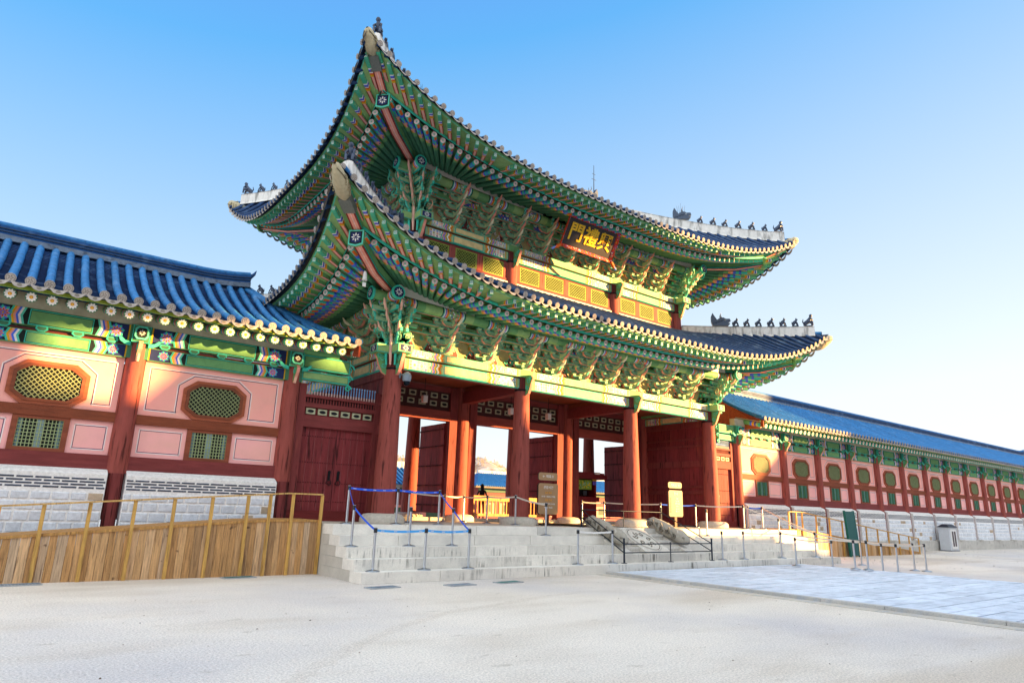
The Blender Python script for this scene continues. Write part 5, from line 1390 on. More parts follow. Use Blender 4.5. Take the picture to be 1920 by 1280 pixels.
# ------------------------------------------------------------------ timber ramps
def ramp_fence(name, label, posts, deck, rail, y, side_w, closed_end=None, seed=1):
    """posts: list of x; deck(x), rail(x): heights"""
    T = thing(name, label, 'ramp', (0, 0, 0)); rnd = random.Random(seed)
    xa, xb = posts[0], posts[-1]
    mb = MB(); x = xa; P1 = []
    while x < xb-.02:
        w_ = rnd.uniform(.13, .175); q = min(x+w_, xb); h0, h1 = deck(x)-.05, deck(q)-.05
        lean = .0; c = jit(rnd.choice((lin('#c79c6a'), lin('#bb8d58'), lin('#cda67a'), lin('#ab8458'), lin('#bfa180'))), .12); yy = y+rnd.uniform(-.004, .006)
        mb.hexa([V(x+.003, yy, .0), V(q-.003, yy, .0), V(q-.003, yy+.025, .0), V(x+.003, yy+.025, .0), V(x+.003, yy, h0), V(q-.003, yy, h1), V(q-.003, yy+.025, h1), V(x+.003, yy+.025, h0)], c); x = q
    mb.box(xa, xb, y+.028, y+.05, .02, min(deck(xa), deck(xb))-.1, lin('#3a2a1c'))
    mb.build('plank_panel', 'fence', T)
    N = 12; xs = [xa+(xb-xa)*k/N for k in range(N+1)]
    mb = MB()
    for k in range(N):
        p, q = xs[k], xs[k+1]
        mb.hexa([V(p, y-.02, deck(p)-.055), V(q, y-.02, deck(q)-.055), V(q, y+side_w, deck(q)-.055), V(p, y+side_w, deck(p)-.055), V(p, y-.02, deck(p)), V(q, y-.02, deck(q)), V(q, y+side_w, deck(q)), V(p, y+side_w, deck(p))], lin('#b8894a'))
    mb.build('deck', 'fence', T)
    for x in posts:
        mb = MB(); mb.box(x-.035, x+.035, y-.075, y-.022, 0, rail(x)-.001, jit(lin('#c79a4e'), .1)); mb.build('post', 'fence', T)
    mb = MB()
    for k in range(N):
        p, q = xs[k], xs[k+1]
        mb.hexa([V(p, y-.10, rail(p)), V(q, y-.10, rail(q)), V(q, y+.0, rail(q)), V(p, y+.0, rail(p)), V(p, y-.10, rail(p)+.035), V(q, y-.10, rail(q)+.035), V(q, y+.0, rail(q)+.035), V(p, y+.0, rail(p)+.035)], lin('#caa05c'))
    mb.build('hand_rail', 'fence', T); return T
dkL = lambda x: .88+.41*min(1, max(-.7, (x+9)/5.1)); rlL = lambda x: 1.44+.455*min(1, max(-.7, (x+9)/5.6))
ramp_fence('wooden_ramp', 'long plank ramp with slim handrail in front of the left corridor', [-13.0, -11.8, -10.6, -9.75, -9.05, -8.33, -7.54, -6.72, -5.95, -5.16, -4.37, -3.85, -3.3, -2.56], dkL, rlL, -1.66, 1.5, seed=2)
dkR = lambda x: 1.24-1.12*min(1, max(0, (x-20.1)/11.9)); rlR = lambda x: 1.97-1.15*min(1, max(0, (x-20.1)/11.9))
ramp_fence('wooden_ramp', 'plank ramp sloping down away from the steps along the right corridor', [19.0, 19.6, 20.1]+[21.3+1.19*k for k in range(10)], dkR, rlR, -1.66, 1.3, seed=4)
# ------------------------------------------------------------------ crowd barrier posts and belts
def surf(x, y):
    if not (-2.51 < x < 18.33) or y < -4.22: return .09 if (5.1 < x < 15.2 and y < -4.28) else 0
    if y > -2.43: return F
    return F-F/5*(1+int((-2.43-y)/.448))
def stan_mesh(parts='pbh'):
    r = {}
    mb = MB(); mb.tube([V(0, 0, .02), V(0, 0, .9)], .031, 12, lin('#c9ced4')); r['pole'] = mb.mesh('pole')
    mb = MB(); mb.lathe([(.165, 0), (.165, .012), (.13, .03), (.04, .045), (.035, .06)], 20, lin('#9aa1a9')); r['base'] = mb.mesh('base')
    mb = MB(); mb.tube([V(0, 0, .84), V(0, 0, .94)], .042, 12, lin('#23262b')); mb.tube([V(0, 0, .94), V(0, 0, .955)], .036, 12, lin('#9aa0a8')); r['head'] = mb.mesh('head')
    for k, m in r.items(): m.materials.append(M['metal' if k != 'head' else 'plastic'])
    return r
SM = stan_mesh(); SP = {}
def stanchion(key, x, y, label):
    z = surf(x, y); T = thing('barrier_post', label, 'barrier post', (x, y, z), random.uniform(0, 3), 'steel queue posts around the gate steps')
    for k in ('base', 'pole', 'head'): link(k, SM[k], T)
    SP[key] = (V(x, y, z), T); return T
def belt(a, b, col, sag=.03, marks=False):
    A, TA = SP[a]; B, _ = SP[b]; p, q = A+V(0, 0, .895), B+V(0, 0, .895); mb = MB(); N = 10; d = (q-p); h = V(d.x, d.y, 0).normalized(); s = V(h.y, -h.x, 0)*.002
    P = [p+d*(k/N)-V(0, 0, sag*4*(k/N)*(1-k/N)) for k in range(N+1)]
    for k in range(N):
        a_, b_ = P[k], P[k+1]; z = V(0, 0, .026); mb.hexa([a_-s-z, b_-s-z, b_+s-z, a_+s-z, a_-s+z, b_-s+z, b_+s+z, a_+s+z], col)
    if marks:
        m = max(2, int(d.length/.28))
        for k in range(m):
            c = p+d*((k+.5)/m)-V(0, 0, sag*4*((k+.5)/m)*(1-(k+.5)/m)); u = h
            for w_ in (-.03, 0, .03): rectp(mb, c+u*w_+Z_*-.008, u, Z_, 0, .018, 0, .016, WHITE, .0035)
    o = mb.build('belt', 'plastic', TA); o.matrix_parent_inverse = Matrix.Identity(4)
    o.matrix_basis = (Matrix.Translation(A) @ Matrix.Rotation(TA.rotation_euler.z, 4, 'Z')).inverted(); return o
BB, BC, BW = lin('#1f5fe0'), lin('#3fa6f0'), lin('#d9d2c6')
for k, x, y, l in (('a', -1.94, -1.9, 'queue post on the platform at the top left corner of the blue belt pen'), ('b', -.48, -1.8, 'queue post on the platform midway along the far blue belt'), ('c', .9, -1.7, 'queue post on the platform at the right end of the far blue belt'),
                   ('d', -2.3, -3.1, 'queue post on the left end of the third step under the slanting blue belt'), ('e', -.76, -3.1, 'queue post on the third step in the middle of the blue pen'), ('f', .5, -3.1, 'queue post on the third step under the right slanting blue belt'),
                   ('l1', -2.13, -3.98, 'front left queue post of the pale blue belt on the lowest step'), ('l2', -.8, -3.98, 'middle queue post of the pale blue belt on the lowest step'), ('l3', .45, -3.98, 'front right queue post of the pale blue belt on the lowest step'),
                   ('g', .64, -.4, 'queue post standing behind the blue pen beside the left front column'), ('j', 3.6, 2.4, 'queue post inside the left bay near the open door leaf'), ('k', 4.75, 2.9, 'queue post in front of the inner left columns'), ('h', 4.55, 1.1, 'queue post behind the second front column, to its left'),
                   ('i', 4.42, -.7, 'queue post just in front of the second front column'), ('t', 4.1, -2.62, 'queue post on the second step below the upright notice board'),
                   ('x', 4.22, -3.9, 'left queue post of the short white belt beside the carved stair'), ('y', 5.66, -3.85, 'right queue post of the short white belt beside the carved stair'),
                   ('v', 10.4, 2.5, 'queue post inside the gate in front of the ticket booth'), ('w', 11.3, 2.1, 'queue post inside the right bay left of the third front column'), ('u0', 13.0, .5, 'queue post on the platform left of the smaller notice board'), ('u6', 14.6, -.05, 'queue post holding the blue belt right of the smaller notice board'),
                   ('u1', 11.9, -2.6, 'queue post on the second step right of the carved stair'), ('s1', 10.95, -3.9, 'queue post next to the lower right post of the black stair rail'), ('s2', 12.2, -3.9, 'second queue post from the black stair rail on the lowest step'), ('s3', 14.6, -3.9, 'third queue post from the black stair rail on the lowest step'),
                   ('s5', 16.95, -3.95, 'queue post near the right end of the lowest step'), ('p1', 15.3, -1.9, 'queue post on the platform edge in front of the right front column'), ('p2', 17.6, -.6, 'left queue post of the small blue belt by the right side door'), ('p3', 18.05, -1.0, 'right queue post of the small blue belt by the right side door'), ('p4', 15.85, -3.1, 'queue post on the third step near its right end'),
                   ('q3', 13.5, -5.1, 'nearest single queue post on the stone path edge'), ('q4', 15.6, -5.3, 'queue post on the sand right of the stone path'), ('q5', 14.3, -6.75, 'left queue post of the front pair on the stone path'), ('q7', 14.5, -7.08, 'right queue post of the front pair on the stone path'), ('q6', 18.2, -5.1, 'queue post behind the front pair in the right hand lane'),
                   ('q8', 15.4, -7.15, 'queue post left of centre in the right hand lane'), ('q9', 15.6, -7.55, 'foremost queue post of the right hand lane'), ('q10', 17.5, -7.3, 'queue post at the back right corner of the lane'), ('q11', 17.6, -7.65, 'queue post at the front right corner of the lane')):
    stanchion(k, x, y, l)
for a, b, c, m in (('a', 'b', BB, 1), ('b', 'c', BB, 1), ('a', 'd', BB, 0), ('d', 'l1', BB, 0), ('l1', 'l2', BC, 1), ('l2', 'l3', BC, 1), ('c', 'f', BB, 0), ('f', 'l3', BB, 0), ('g', 'j', BW, 0), ('j', 'k', BW, 0), ('k', 'h', BW, 0), ('h', 'i', BW, 0), ('i', 't', BW, 0),
                   ('x', 'y', WHITE, 0), ('v', 'w', BW, 0), ('w', 'u0', BW, 0), ('u0', 'u6', BB, 0), ('u6', 'p1', BW, 0), ('p2', 'p3', BB, 0), ('p1', 'p4', BW, 0), ('p4', 's5', BW, 0), ('s2', 's3', BW, 0), ('s3', 'q5', BW, 0), ('s5', 'q6', BW, 0), ('q3', 'q4', BW, 0), ('q5', 'q6', BW, 0), ('q7', 'q8', BW, 0), ('q9', 'q11', BW, 0), ('q8', 'q10', BW, 0), ('q6', 'q10', BW, 0), ('p3', 's5', BW, 0)):
    belt(a, b, c, .03, m)
# ------------------------------------------------------------------ black stair rail
T = thing('stair_rail', 'black metal rail fencing off the carved stair', 'railing', (0, 0, 0)); BK = lin('#25303d')
lo = [V(6.05, -3.95, .242), V(10.3, -3.95, .242)]; hi = [V(6.05, -2.1, F), V(9.95, -2.1, F)]
def post_(p, h, r=.028):
    mb = MB(); mb.tube([p, p+V(0, 0, h)], r, 10, BK); mb.tube([p+V(0, 0, h), p+V(0, 0, h+.02)], r*1.3, 10, BK); mb.lathe([(.09, 0), (.09, .012), (.03, .02)], 12, BK, p); mb.build('post', 'iron', T)
for p in lo: post_(p, .70)
for p in hi: post_(p, .70)
post_((lo[0]+lo[1])/2, .58, .016); post_((hi[0]+hi[1])/2, .55, .016)
for h in (.30, .55):
    for a, b in ((lo[0], lo[1]), (hi[0], hi[1]), (lo[0], hi[0]), (lo[1], hi[1])):
        mb = MB(); mb.tube([a+V(0, 0, h), b+V(0, 0, h)], .017, 8, BK); mb.build('rail', 'iron', T)
# ------------------------------------------------------------------ notice boards
SB = lin('#9c7850')
def notice(x, y, wd, z0, z1, t0, t1, label, head, rows, arrow, dotted, rz):
    SB = (.062, .05, .034) if dotted else lin('#a5825c')
    T = thing('notice_board', label, 'sign', (x, y, F), rz)
    mb = MB(); mb.box(-.06, .06, -.02, .05, .0, z0-F+.05, lin('#3a2a26')); mb.build('stem', 'iron', T)
    mb = MB(); mb.box(-.42, .42, -.3, .3, 0, .025, lin('#33333a')); mb.build('foot', 'iron', T)
    def panel(w_, a, b, nm, c, dp=.05):
        mb = MB(); r = .05; P = [(-w_/2+r, a), (w_/2-r, a), (w_/2, a+r), (w_/2, b-r), (w_/2-r, b), (-w_/2+r, b), (-w_/2, b-r), (-w_/2, a+r)]
        mb.extr(P, V(0, 0, 0), X_, Z_, -Y_, dp, c, lin('#2b2523')); return mb.build(nm, 'plastic', T)
    b = panel(wd, z0-F, z1-F, 'panel', SB, .09); tp = panel(wd*.98, t0-F, t1-F, 'top_panel', SB)
    text(head, .11, 'plastic', b, (0, -.052, z1-F-.14), col=WHITE, ext=.002)
    for i, (tx, c) in enumerate(rows): text(tx, .068, 'plastic', b, (0 if not dotted else .06, -.052, z1-F-.32-i*(z1-z0-.42)/max(1, len(rows))), col=c, ext=.002)
    if dotted:
        mb = MB()
        for i in range(len(rows)):
            c0 = V(-wd/2+.1, -.052, z1-F-.32-i*(z1-z0-.42)/len(rows)); o_, i_ = ngon(c0, X_, Z_, .045, 14, .002), ngon(c0, X_, Z_, .034, 14, .002)
            for k in range(14): j = (k+1) % 14; mb.poly([o_[k], o_[j], i_[j], i_[k]], lin('#d0402c'))
            mb.poly([c0+X_*-.028+Z_*-.034-Y_*.003, c0+X_*-.034+Z_*-.028-Y_*.003, c0+X_*.028+Z_*.034-Y_*.003, c0+X_*.034+Z_*.028-Y_*.003][::-1], lin('#d0402c'))
        mb.build('ban_symbol', 'plastic', b)
    text(arrow, .12, 'plastic', tp, (0, -.032, (t0+t1)/2-F), col=WHITE, ext=.002)
    return T
Y2 = lin('#f0a81c')
notice(5.78, -.7, .80, 1.58, 2.60, 2.70, 2.96, 'larger tan notice board with opening hours beside the second front column', '관람시간', [('입장 마감', Y2), ('09:00~18:00 (17:00)', WHITE), ('관람 안내', Y2), ('09:00~17:00 (16:00)', WHITE), ('09:00~18:30', WHITE)], '← 매표소', False, -.12)
notice(12.35, -.8, .74, 1.62, 2.64, 2.72, 2.96, 'smaller tan notice board with red ban symbols right of the third front column', '안내', [('금연', WHITE), ('음식물', WHITE), ('애완동물', WHITE), ('자전거', WHITE), ('삼각대', WHITE), ('확성기', WHITE)], '매표소 →', True, -.12)
# ------------------------------------------------------------------ inner wooden barrier, booth, person
T = thing('wooden_barrier', 'low wooden barrier with upright slats inside the middle bay', 'barrier', (0, 0, 0)); c = lin('#c08a4a')
mb = MB(); mb.box(6.05, 10.0, 4.25, 4.33, 2.02, 2.22, c); mb.build('top_rail', 'fence', T)
mb = MB(); mb.box(6.05, 10.0, 4.25, 4.33, 1.42, 1.52, c); mb.build('bottom_rail', 'fence', T)
mb = MB()
for k in range(22): x = 6.12+k*.185; mb.box(x-.022, x+.022, 4.27, 4.31, 1.5, 2.03, c)
for x in (6.1, 8.0, 9.95): mb.box(x-.05, x+.05, 4.23, 4.35, F, 2.22, c)
mb.build('slats', 'fence', T)
T = thing('ticket_booth', 'small dark red booth with a bright landscape poster in the right bay', 'booth', (0, 0, 0)); c = lin('#7c1c22')
mb = MB(); mb.box(11.9, 13.5, 4.6, 5.5, 2.2, 2.4, c); mb.box(11.9, 13.3, 4.6, 5.5, F, 2.2, c); mb.box(11.9, 12.0, 4.6, 5.5, 2.4, 3.2, c); mb.box(13.2, 13.3, 4.6, 5.5, 2.4, 3.2, c); mb.box(12.0, 13.2, 5.4, 5.5, 2.4, 3.2, lin('#15181c')); mb.build('body', 'plastic', T)
mb = MB(); mb.box(11.7, 13.75, 4.35, 5.7, 3.2, 3.42, lin('#6d171c')); mb.box(11.8, 13.65, 4.42, 5.6, 3.42, 3.5, lin('#8a2024')); mb.build('roof', 'plastic', T)
mb = MB(); mb.box(12.0, 12.95, 4.56, 4.6, 2.72, 3.16, lin('#7fae3a')); rnd = random.Random(6)
for k in range(90):
    mb.poly(ngon(V(rnd.uniform(12.04, 12.91), 4.556, rnd.uniform(2.76, 3.12)), X_, Z_, rnd.uniform(.02, .05), 6, .0005*k/10), rnd.choice((lin('#b7c93a'), lin('#5f9a34'), lin('#7fc0a8'), lin('#e3cf3a'), lin('#3f7f3c'))))
mb.build('poster', 'plastic', T)
mb = MB(); mb.box(12.05, 12.7, 4.60, 4.63, 2.42, 2.7, lin('#20262e')); mb.box(12.45, 12.66, 4.585, 4.60, 2.46, 2.66, lin('#6f8a94')); mb.build('window', 'metal', T)
mb = MB(); mb.box(13.05, 13.25, 4.57, 4.6, 2.95, 3.18, lin('#6457b8')); mb.box(13.02, 13.28, 4.565, 4.57, 3.12, 3.2, lin('#e8d24a')); mb.build('notice', 'plastic', T)
mb = MB(); mb.box(12.95, 13.25, 4.3, 4.36, 3.43, 3.52, WHITE); mb.build('camera_box', 'plastic', T)
def person(loc, rz, label):
    T = thing('person', label, 'person', loc, rz)
    me = bpy.data.meshes.new('body')
    J = [((0, 0, .86), .145, .11), ((0, .0, 1.08), .135, .10), ((0, .01, 1.28), .165, .11), ((0, .015, 1.38), .10, .08), ((0, .02, 1.44), .05, .055),
         ((.17, .01, 1.35), .055, .055), ((.24, .0, 1.10), .043, .043), ((.20, -.10, .90), .034, .034), ((-.17, .01, 1.35), .055, .055), ((-.24, .0, 1.10), .043, .043), ((-.20, -.10, .90), .034, .034),
         ((.085, 0, .80), .085, .085), ((.09, -.01, .46), .06, .06), ((.09, .02, .09), .042, .042), ((.09, -.10, .04), .038, .03), ((-.085, 0, .80), .085, .085), ((-.09, .01, .46), .06, .06), ((-.09, .04, .09), .042, .042), ((-.09, -.08, .04), .038, .03)]
    E = [(0, 1), (1, 2), (2, 3), (3, 4), (3, 5), (5, 6), (6, 7), (3, 8), (8, 9), (9, 10), (0, 11), (11, 12), (12, 13), (13, 14), (0, 15), (15, 16), (16, 17), (17, 18)]
    me.from_pydata([j[0] for j in J], E, []); o = bpy.data.objects.new('body', me); COL.objects.link(o); bpy.context.view_layer.objects.active = o
    sk = o.modifiers.new('s', 'SKIN'); 
    if not me.skin_vertices: me.attributes.new('skin', 'FLOAT', 'POINT')
    for v, j in zip(me.skin_vertices[0].data, J): v.radius = (j[1], j[2])
    me.skin_vertices[0].data[0].use_root = True; o.modifiers.new('u', 'SUBSURF').levels = 1
    bpy.context.view_layer.update()
    m2 = bpy.data.meshes.new_from_object(o.evaluated_get(bpy.context.evaluated_depsgraph_get())); bpy.data.objects.remove(o)
    ca = m2.color_attributes.new('Col', 'FLOAT_COLOR', 'CORNER'); ca.data.foreach_set('color', [.012, .012, .015, 1.0]*len(ca.data)); m2.materials.clear(); m2.materials.append(M['cloth']); m2.name = 'coat'
    link('coat', m2, T)
    mb = MB(); sk_ = lin('#c8957a'); rows = []
    for t, rx_, ry in ((1.43, .05, .055), (1.47, .058, .07), (1.50, .068, .085), (1.55, .075, .095), (1.60, .077, .098), (1.65, .07, .09), (1.69, .045, .06), (1.705, .01, .01)):
        rows.append([V(rx_*math.cos(2*math.pi*k/16), .02+ry*math.sin(2*math.pi*k/16), t) for k in range(16)])
    mb.grid(rows, sk_, True, True); mb.tube([V(0, -.075, 1.585), V(0, -.10, 1.555), V(0, -.08, 1.545)], [.012, .016, .01], 6, sk_)
    for s in (-1, 1): mb.poly(ngon(V(s*.03, -.073, 1.59), X_, Z_, .01, 6, .004), BLK); mb.tube([V(s*.078, .02, 1.56), V(s*.088, .03, 1.60)], .014, 6, sk_)
    mb.poly(ngon(V(0, -.078, 1.515), X_, Z_, .02, 6, .003, .006), lin('#8a4038')); hd = mb.build('head', 'cloth', T)
    mb = MB(); rows = []
    for t, rx_, ry, yo in ((1.40, .06, .03, .10), (1.46, .085, .06, .07), (1.54, .09, .085, .05), (1.62, .09, .10, .035), (1.68, .075, .085, .03), (1.72, .03, .04, .03), (1.725, .005, .005, .03)):
        rows.append([V(rx_*math.cos(2*math.pi*k/16), yo+ry*math.sin(2*math.pi*k/16), t) for k in range(16)])
    mb.grid(rows, lin('#15100f'), True, True); mb.build('hair', 'cloth', T)
    mb = MB(); mb.tube([V(.07*math.cos(a_*.45), .02+.07*math.sin(a_*.45), 1.425) for a_ in range(15)], .022, 7, lin('#cfd4e0')); mb.build('scarf', 'cloth', T)
    for s in (-1, 1):
        mb = MB(); b_ = V(s*.20, -.11, .89); mb.tube([b_, b_+V(0, -.02, -.05), b_+V(0, -.03, -.08)], [.024, .034, .03], 8, sk_)
        for f in range(4): g = b_+V((f-1.5)*.016, -.03, -.075); mb.tube([g, g+V(0, -.006, -.035-.004*(f in (1, 2))), g+V(0, .004, -.06-.006*(f in (1, 2)))], [.009, .008, .006], 6, sk_)
        mb.tube([b_+V(-s*.02, -.03, -.03), b_+V(-s*.038, -.045, -.06)], [.010, .007], 6, sk_); mb.build('hand', 'cloth', T)
    return T
person((10.15, 9.5, F), 2.6, 'person in a black coat with dark hair standing beyond the wooden barrier')
# ------------------------------------------------------------------ cabinet, green board, drain grates
T = thing('utility_cabinet', 'pale grey cabinet with two dark slots and a black pitched top by the right corridor', 'cabinet', (39.85, -.36, 0))
mb = MB(); mb.box(-.62, .62, -.3, .3, .06, 1.46, lin('#c9cdd2')); mb.build('body', 'plastic', T)
mb = MB(); mb.box(-.66, .66, -.34, .34, 0, .06, lin('#6b7076')); mb.build('base', 'plastic', T)
mb = MB(); mb.hexa([V(-.7, -.38, 1.46), V(.7, -.38, 1.46), V(.7, .38, 1.46), V(-.7, .38, 1.46), V(-.45, -.12, 1.66), V(.45, -.12, 1.66), V(.45, .12, 1.66), V(-.45, .12, 1.66)], lin('#26303c')); mb.build('top', 'plastic', T)
mb = MB(); mb.box(-.42, .42, -.33, -.30, .14, 1.36, lin('#e6e4e0')); mb.build('door', 'plastic', T)
for x in (-.17, .17):
    mb = MB(); mb.box(x-.10, x+.10, -.345, -.33, .3, 1.22, lin('#3a2630')); mb.build('slot', 'plastic', T)
T = thing('green_board', 'tall dark green display board standing in front of the right ramp', 'board', (24.2, -1.95, 0), -.15)
mb = MB(); mb.hexa([V(-.33, -.05, .05), V(.33, -.05, .05), V(.33, .05, .05), V(-.33, .05, .05), V(-.33, .10, 2.12), V(.33, .10, 2.12), V(.33, .2, 2.12), V(-.33, .2, 2.12)], lin('#1f5a58')); mb.build('panel', 'plastic', T)
mb = MB()
for q in ((-.36, -.33), (.33, .36)): mb.hexa([V(q[0], -.06, .0), V(q[1], -.06, .0), V(q[1], .06, .0), V(q[0], .06, .0), V(q[0], .09, 2.15), V(q[1], .09, 2.15), V(q[1], .21, 2.15), V(q[0], .21, 2.15)], lin('#2d7a74'))
mb.build('frame', 'iron', T)
for x, y, c, l in ((-2.32, -4.9, '#8fa3b5', 'drain grate in the sand nearest the left corner of the steps'), (-.5, -5.1, '#9fb2c0', 'second drain grate from the left corner of the steps'), (.9, -5.05, '#5f9c96', 'greenish drain grate in front of the blue belt pen'), (-4.45, -1.95, '#3f8b86', 'teal drain grate at the foot of the ramp planks'), (-8.5, -1.95, '#7f98aa', 'drain grate by the ramp planks at the left edge')):
    T = thing('drain_grate', l, 'grate', (x, y, 0), .1, 'drain grates in the sand')
    mb = MB(); w_, h_ = .36, .16
    for q in ((-w_, w_, -h_, -h_+.03), (-w_, w_, h_-.03, h_), (-w_, -w_+.03, -h_+.03, h_-.03), (w_-.03, w_, -h_+.03, h_-.03)): mb.box(q[0], q[1], q[2], q[3], 0, .022, lin('#b3bac0'))
    mb.build('rim', 'iron', T)
    mb = MB(); mb.box(-w_+.03, w_-.03, -h_+.03, h_-.03, 0, .006, lin('#c3cdd2'))
    for k in range(12): xx = -w_+.06+k*.055; mb.box(xx-.012, xx+.012, -h_+.03, h_-.03, .006, .018, lin(c))
    mb.build('bars', 'iron', T)
mb = MB(); rows = []; rnd = random.Random(31)
LN = [(1.48, -7.13), (-.02, -7.46), (-1.29, -7.9), (-3.03, -8.47), (-4.35, -9.35), (-5.42, -10.31), (-6.17, -11.05), (-6.64, -11.59)]
for i in range(len(LN)-1):
    a, b = V(*LN[i], 0), V(*LN[i+1], 0)
    for k in range(12):
        p = a.lerp(b, k/12); t = (b-a).normalized(); s_ = V(-t.y, t.x, 0); w_ = rnd.uniform(.10, .2); j = rnd.uniform(-.03, .03)
        rows.append([p+s_*(j-w_)-Z_*.002, p+s_*(j-w_*.3)+Z_*rnd.uniform(.003, .014), p+s_*(j+w_*.2)+Z_*.003, p+s_*(j+w_)-Z_*.002])
mb.grid(rows, lin('#e6dbcb'), True); mb.build('sand_edge', 'sand', kind='structure')
# small litter of leaves and pebbles on the sand
mb = MB(); rnd = random.Random(21)
for k in range(420):
    if k < 170: x, y = rnd.uniform(-9, 20), rnd.uniform(-16, -4.6)
    else: x, y = rnd.uniform(20, 60), rnd.uniform(-9, -.5)
    if 4.5 < x < 15.3: continue
    r = rnd.uniform(.006, .016)*(1 if k < 170 else 1.8); a = rnd.uniform(0, 6); h = rnd.uniform(.3, .8)
    p = [V(x+r*math.cos(a+i*1.57)*rnd.uniform(.6, 1.3), y+r*math.sin(a+i*1.57), -.002) for i in range(4)]
    mb.hexa(p+[V((q.x+x)/2, (q.y+y)/2, r*h) for q in p], rnd.choice((lin('#6b5a44'), lin('#8c7f70'), lin('#4a3f34'), lin('#a09484'))))
mb.build('pebbles', 'stone', kind='stuff')
# ------------------------------------------------------------------ buildings and hills behind the gate
def hall(name, label, x0, x1, y0, y1, ze, zr, wallc=RED2, det=True, hip=.3):
    T = thing(name, label, 'building', ((x0+x1)/2, (y0+y1)/2, 0)); cx, cy = (x0+x1)/2, (y0+y1)/2; hx, hy = (x1-x0)/2, (y1-y0)/2; o = min(1.3, hy*.4)
    mb = MB(); mb.box(-hx+o, hx-o, -hy+o, hy-o, 0, ze+.1, wallc)
    if det:
        for k in range(int(hx*2/3.2)):
            x = -hx+o+1.6+k*3.2
            if x < hx-o-1: mb.box(x-1.2, x+1.2, -hy+o-.05, -hy+o-.01, 1.0, ze*.55, lin('#d9806e')); mb.box(x-.6, x+.6, -hy+o-.08, -hy+o-.051, ze*.3, ze*.5, lin('#40513c'))
        mb.box(-hx+o, hx-o, -hy+o-.2, -hy+o-.001, ze*.84, ze-.1, lin('#3c5a44'))
    mb.build('wall', 'paint', T)
    mb = MB(); r = (zr-ze)*.12; hp = hy*hip
    def P(x, y): 
        t = max(0, 1-abs(y)/hy); return ze+(zr-ze)*(t**1.15)
    for s in (-1, 1):
        rows = []
        for k in range(9):
            u = k/8; rows.append([V(-hx+hp*3*u*.99, s*hy*(1-u), ze+(zr-ze)*u**1.2+.0), V(hx-hp*3*u*.99, s*hy*(1-u), ze+(zr-ze)*u**1.2)])
        mb.grid(rows if s < 0 else [q[::-1] for q in rows], TILED, True)
        n = int(2*hx/.38)
        if det:
            for k in range(n):
                x = -hx+.19+k*.38; um = min(1, (hx-abs(x))/(hp*3+1e-6))
                mb.tube([V(x, s*hy*(1-u*um), ze+(zr-ze)*(u*um)**1.2+.07) for u in (0, .33, .66, 1)], .09, 5, TILE)
    for s in (-1, 1): mb.poly([V(s*hx, -s*hy, ze), V(s*hx, s*hy, ze), V(s*(hx-hp*3), 0, zr)], TILED)
    mb.box(-hx, hx, -hy, hy, ze-.25, ze-.02, lin('#6b5a48'))
    mb.build('roof', 'tile', T)
    mb = MB(); mb.box(-hx+hp*3-.2, hx-hp*3+.2, -.22, .22, zr-.1, zr+.45, lin('#b9bcbf')); mb.build('ridge', 'ridge', T)
    return T
hall('hall_or_blocker', 'blue roofed hall seen through the middle bay of the gate', 42.8, 84, 58, 70, 4.9, 7.0, hip=.25)
hall('hall_or_blocker', 'low hall with a sunlit ribbed roof seen through the left bay', 6.0, 21.5, 27, 33.5, 3.35, 4.8, hip=0)
hall('hall_or_blocker', 'blue roof seen through the right bay above the booth', 26, 60, 24, 31, 3.4, 4.7, hip=.2) if False else None
# unseen hall-shaped sun blockers added behind the camera to shade the courtyard
hall('hall_or_blocker', 'added hall-shaped sun blocker at the west end behind the viewer', -30, 28.3, -36, -26.5, 12, 15.1, det=False, hip=.02)
hall('hall_or_blocker', 'added short low sun blocker between two taller ones behind the viewer', 28.3, 33.6, -34, -28, 7, 10.25, det=False, hip=0)
hall('hall_or_blocker', 'added tall narrow sun blocker in the middle of the row behind the viewer', 33.6, 43.2, -33.5, -28, 8, 11.8, det=False, hip=.02)
hall('hall_or_blocker', 'added low sun blocker east of the narrow one behind the viewer', 43.0, 50, -33, -27, 4.6, 6.3, det=False, hip=0)
hall('hall_or_blocker', 'lowest added sun blocker in the row behind the viewer', 50, 64, -32, -27, 4, 5.4, det=False, hip=0)
hall('hall_or_blocker', 'added eastern sun blocker behind the viewer facing the long right corridor', 64, 71, -37, -26.5, 9, 12.2, det=False, hip=.0)
hall('hall_or_blocker', 'highest added sun blocker at the far east end behind the viewer', 71, 170, -37, -26.5, 12, 16.5, det=False, hip=.0)
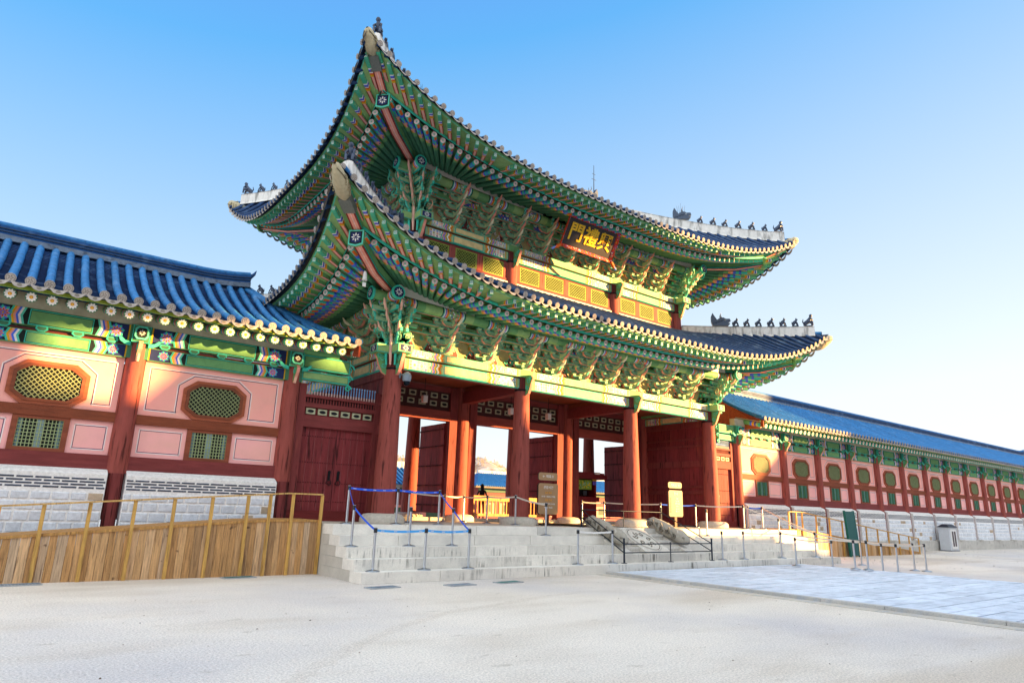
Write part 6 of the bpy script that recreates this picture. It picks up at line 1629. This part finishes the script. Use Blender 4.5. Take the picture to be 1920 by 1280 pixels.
def pine(x, y, h, rw_, z0, label, seed):  # pine shapes added out of view to throw bands of shade
    T = thing('shade_pine', label, 'tree', (x, y, 0)); rnd = random.Random(seed)
    mb = MB(); mb.tube([V(0, 0, 0), V(.2, .1, h*.4), V(-.1, 0, h*.75), V(.1, 0, h*.97)], [.38, .3, .2, .06], 10, lin('#5b3b2a'))
    for k in range(16):
        a = rnd.uniform(0, 6.28); z = rnd.uniform(z0, h*.93); mb.tube([V(0, 0, z-.6), V(math.cos(a)*rw_*.45, math.sin(a)*rw_*.45, z), V(math.cos(a)*rw_*.85, math.sin(a)*rw_*.85, z+.4)], [.12, .07, .02], 6, lin('#5b3b2a'))
    mb.build('trunk', 'wood', T)
    mb = MB()
    for k in range(60):
        a = rnd.uniform(0, 6.28); z = rnd.uniform(z0, h); f = math.sin(math.pi*min(.97, max(.12, (z-z0)/(h-z0)*.8+.2)))**.6; r = rw_*f*math.sqrt(rnd.random()); c = V(r*math.cos(a), r*math.sin(a), z)
        for q in range(70):
            d = V(rnd.gauss(0, .6), rnd.gauss(0, .6), rnd.gauss(0, .35)); s = rnd.uniform(.3, .55); u = V(rnd.gauss(0, 1), rnd.gauss(0, 1), rnd.gauss(0, 1)).normalized(); v = u.orthogonal().normalized()
            p = c+d; mb.poly([p-u*s, p+v*s*.6, p+u*s, p-v*s*.6], jit(lin('#33502c'), .35))
    mb.build('crown', 'leaf', T)
pine(37.8, -31.5, 24, 4.0, 14.4, 'tall pine shape added behind the viewer to shade the gate, left one', 3)
pine(43.6, -33.5, 24, 3.2, 17.5, 'tall pine shape added behind the viewer to shade the gate, right one', 4)
pine(30.8, -31.5, 17.5, 3.0, 13.6, 'small pine shape added behind the viewer to shade the left corridor roof', 5)
def hills():
    mb = MB(); rnd = random.Random(14); rows = []
    ctl = [(-60, 20), (0, 24), (60, 27), (110, 25), (140, 24), (155, 27.5), (170, 28), (182, 26), (196, 27), (210, 31), (219, 29), (232, 23), (260, 19), (330, 14), (450, 8), (700, 4)]
    def H(x):
        for (a, b), (c, d) in zip(ctl, ctl[1:]):
            if a <= x <= c: t = (x-a)/(c-a); t = t*t*(3-2*t); return b+(d-b)*t
        return 4
    X = [-60+k*6 for k in range(127)]
    for r, (y, f) in enumerate(((240, 0), (260, .35), (280, .75), (300, 1), (330, .95), (380, .5))): rows.append([V(x, y, -1+(H(x)+1)*f+(rnd.uniform(-.6, .6) if 0 < r else 0)) for x in X])
    mb.grid(rows, lin('#6f5e52'), True); mb.build('hill', 'sand', kind='structure')
    mb = MB()
    for k in range(2600):
        x = rnd.uniform(100, 320); f = rnd.random()**.5; y = 240+60*f; z = -1+(H(x)+1)*(f if f > .35 else f)*1.0-.3
        h = rnd.uniform(1.5, 3.4); c = jit(rnd.choice((lin('#7d6a5c'), lin('#8f7a66'), lin('#6f6558'), lin('#5d6a48'))), .2)
        for q in range(7):
            a = rnd.uniform(0, 6.28); e = V(math.cos(a), math.sin(a)*.5, 0)*rnd.uniform(.3, 1.2); m = V(x, y, z+h*rnd.uniform(.1, .4)); t_ = V(x, y, z+h*rnd.uniform(.7, 1))+e; s = V(.10, 0, 0)
            mb.poly([m-s, m+s, t_], c)
    mb.build('hillside_trees', 'leaf', kind='stuff')
hills()
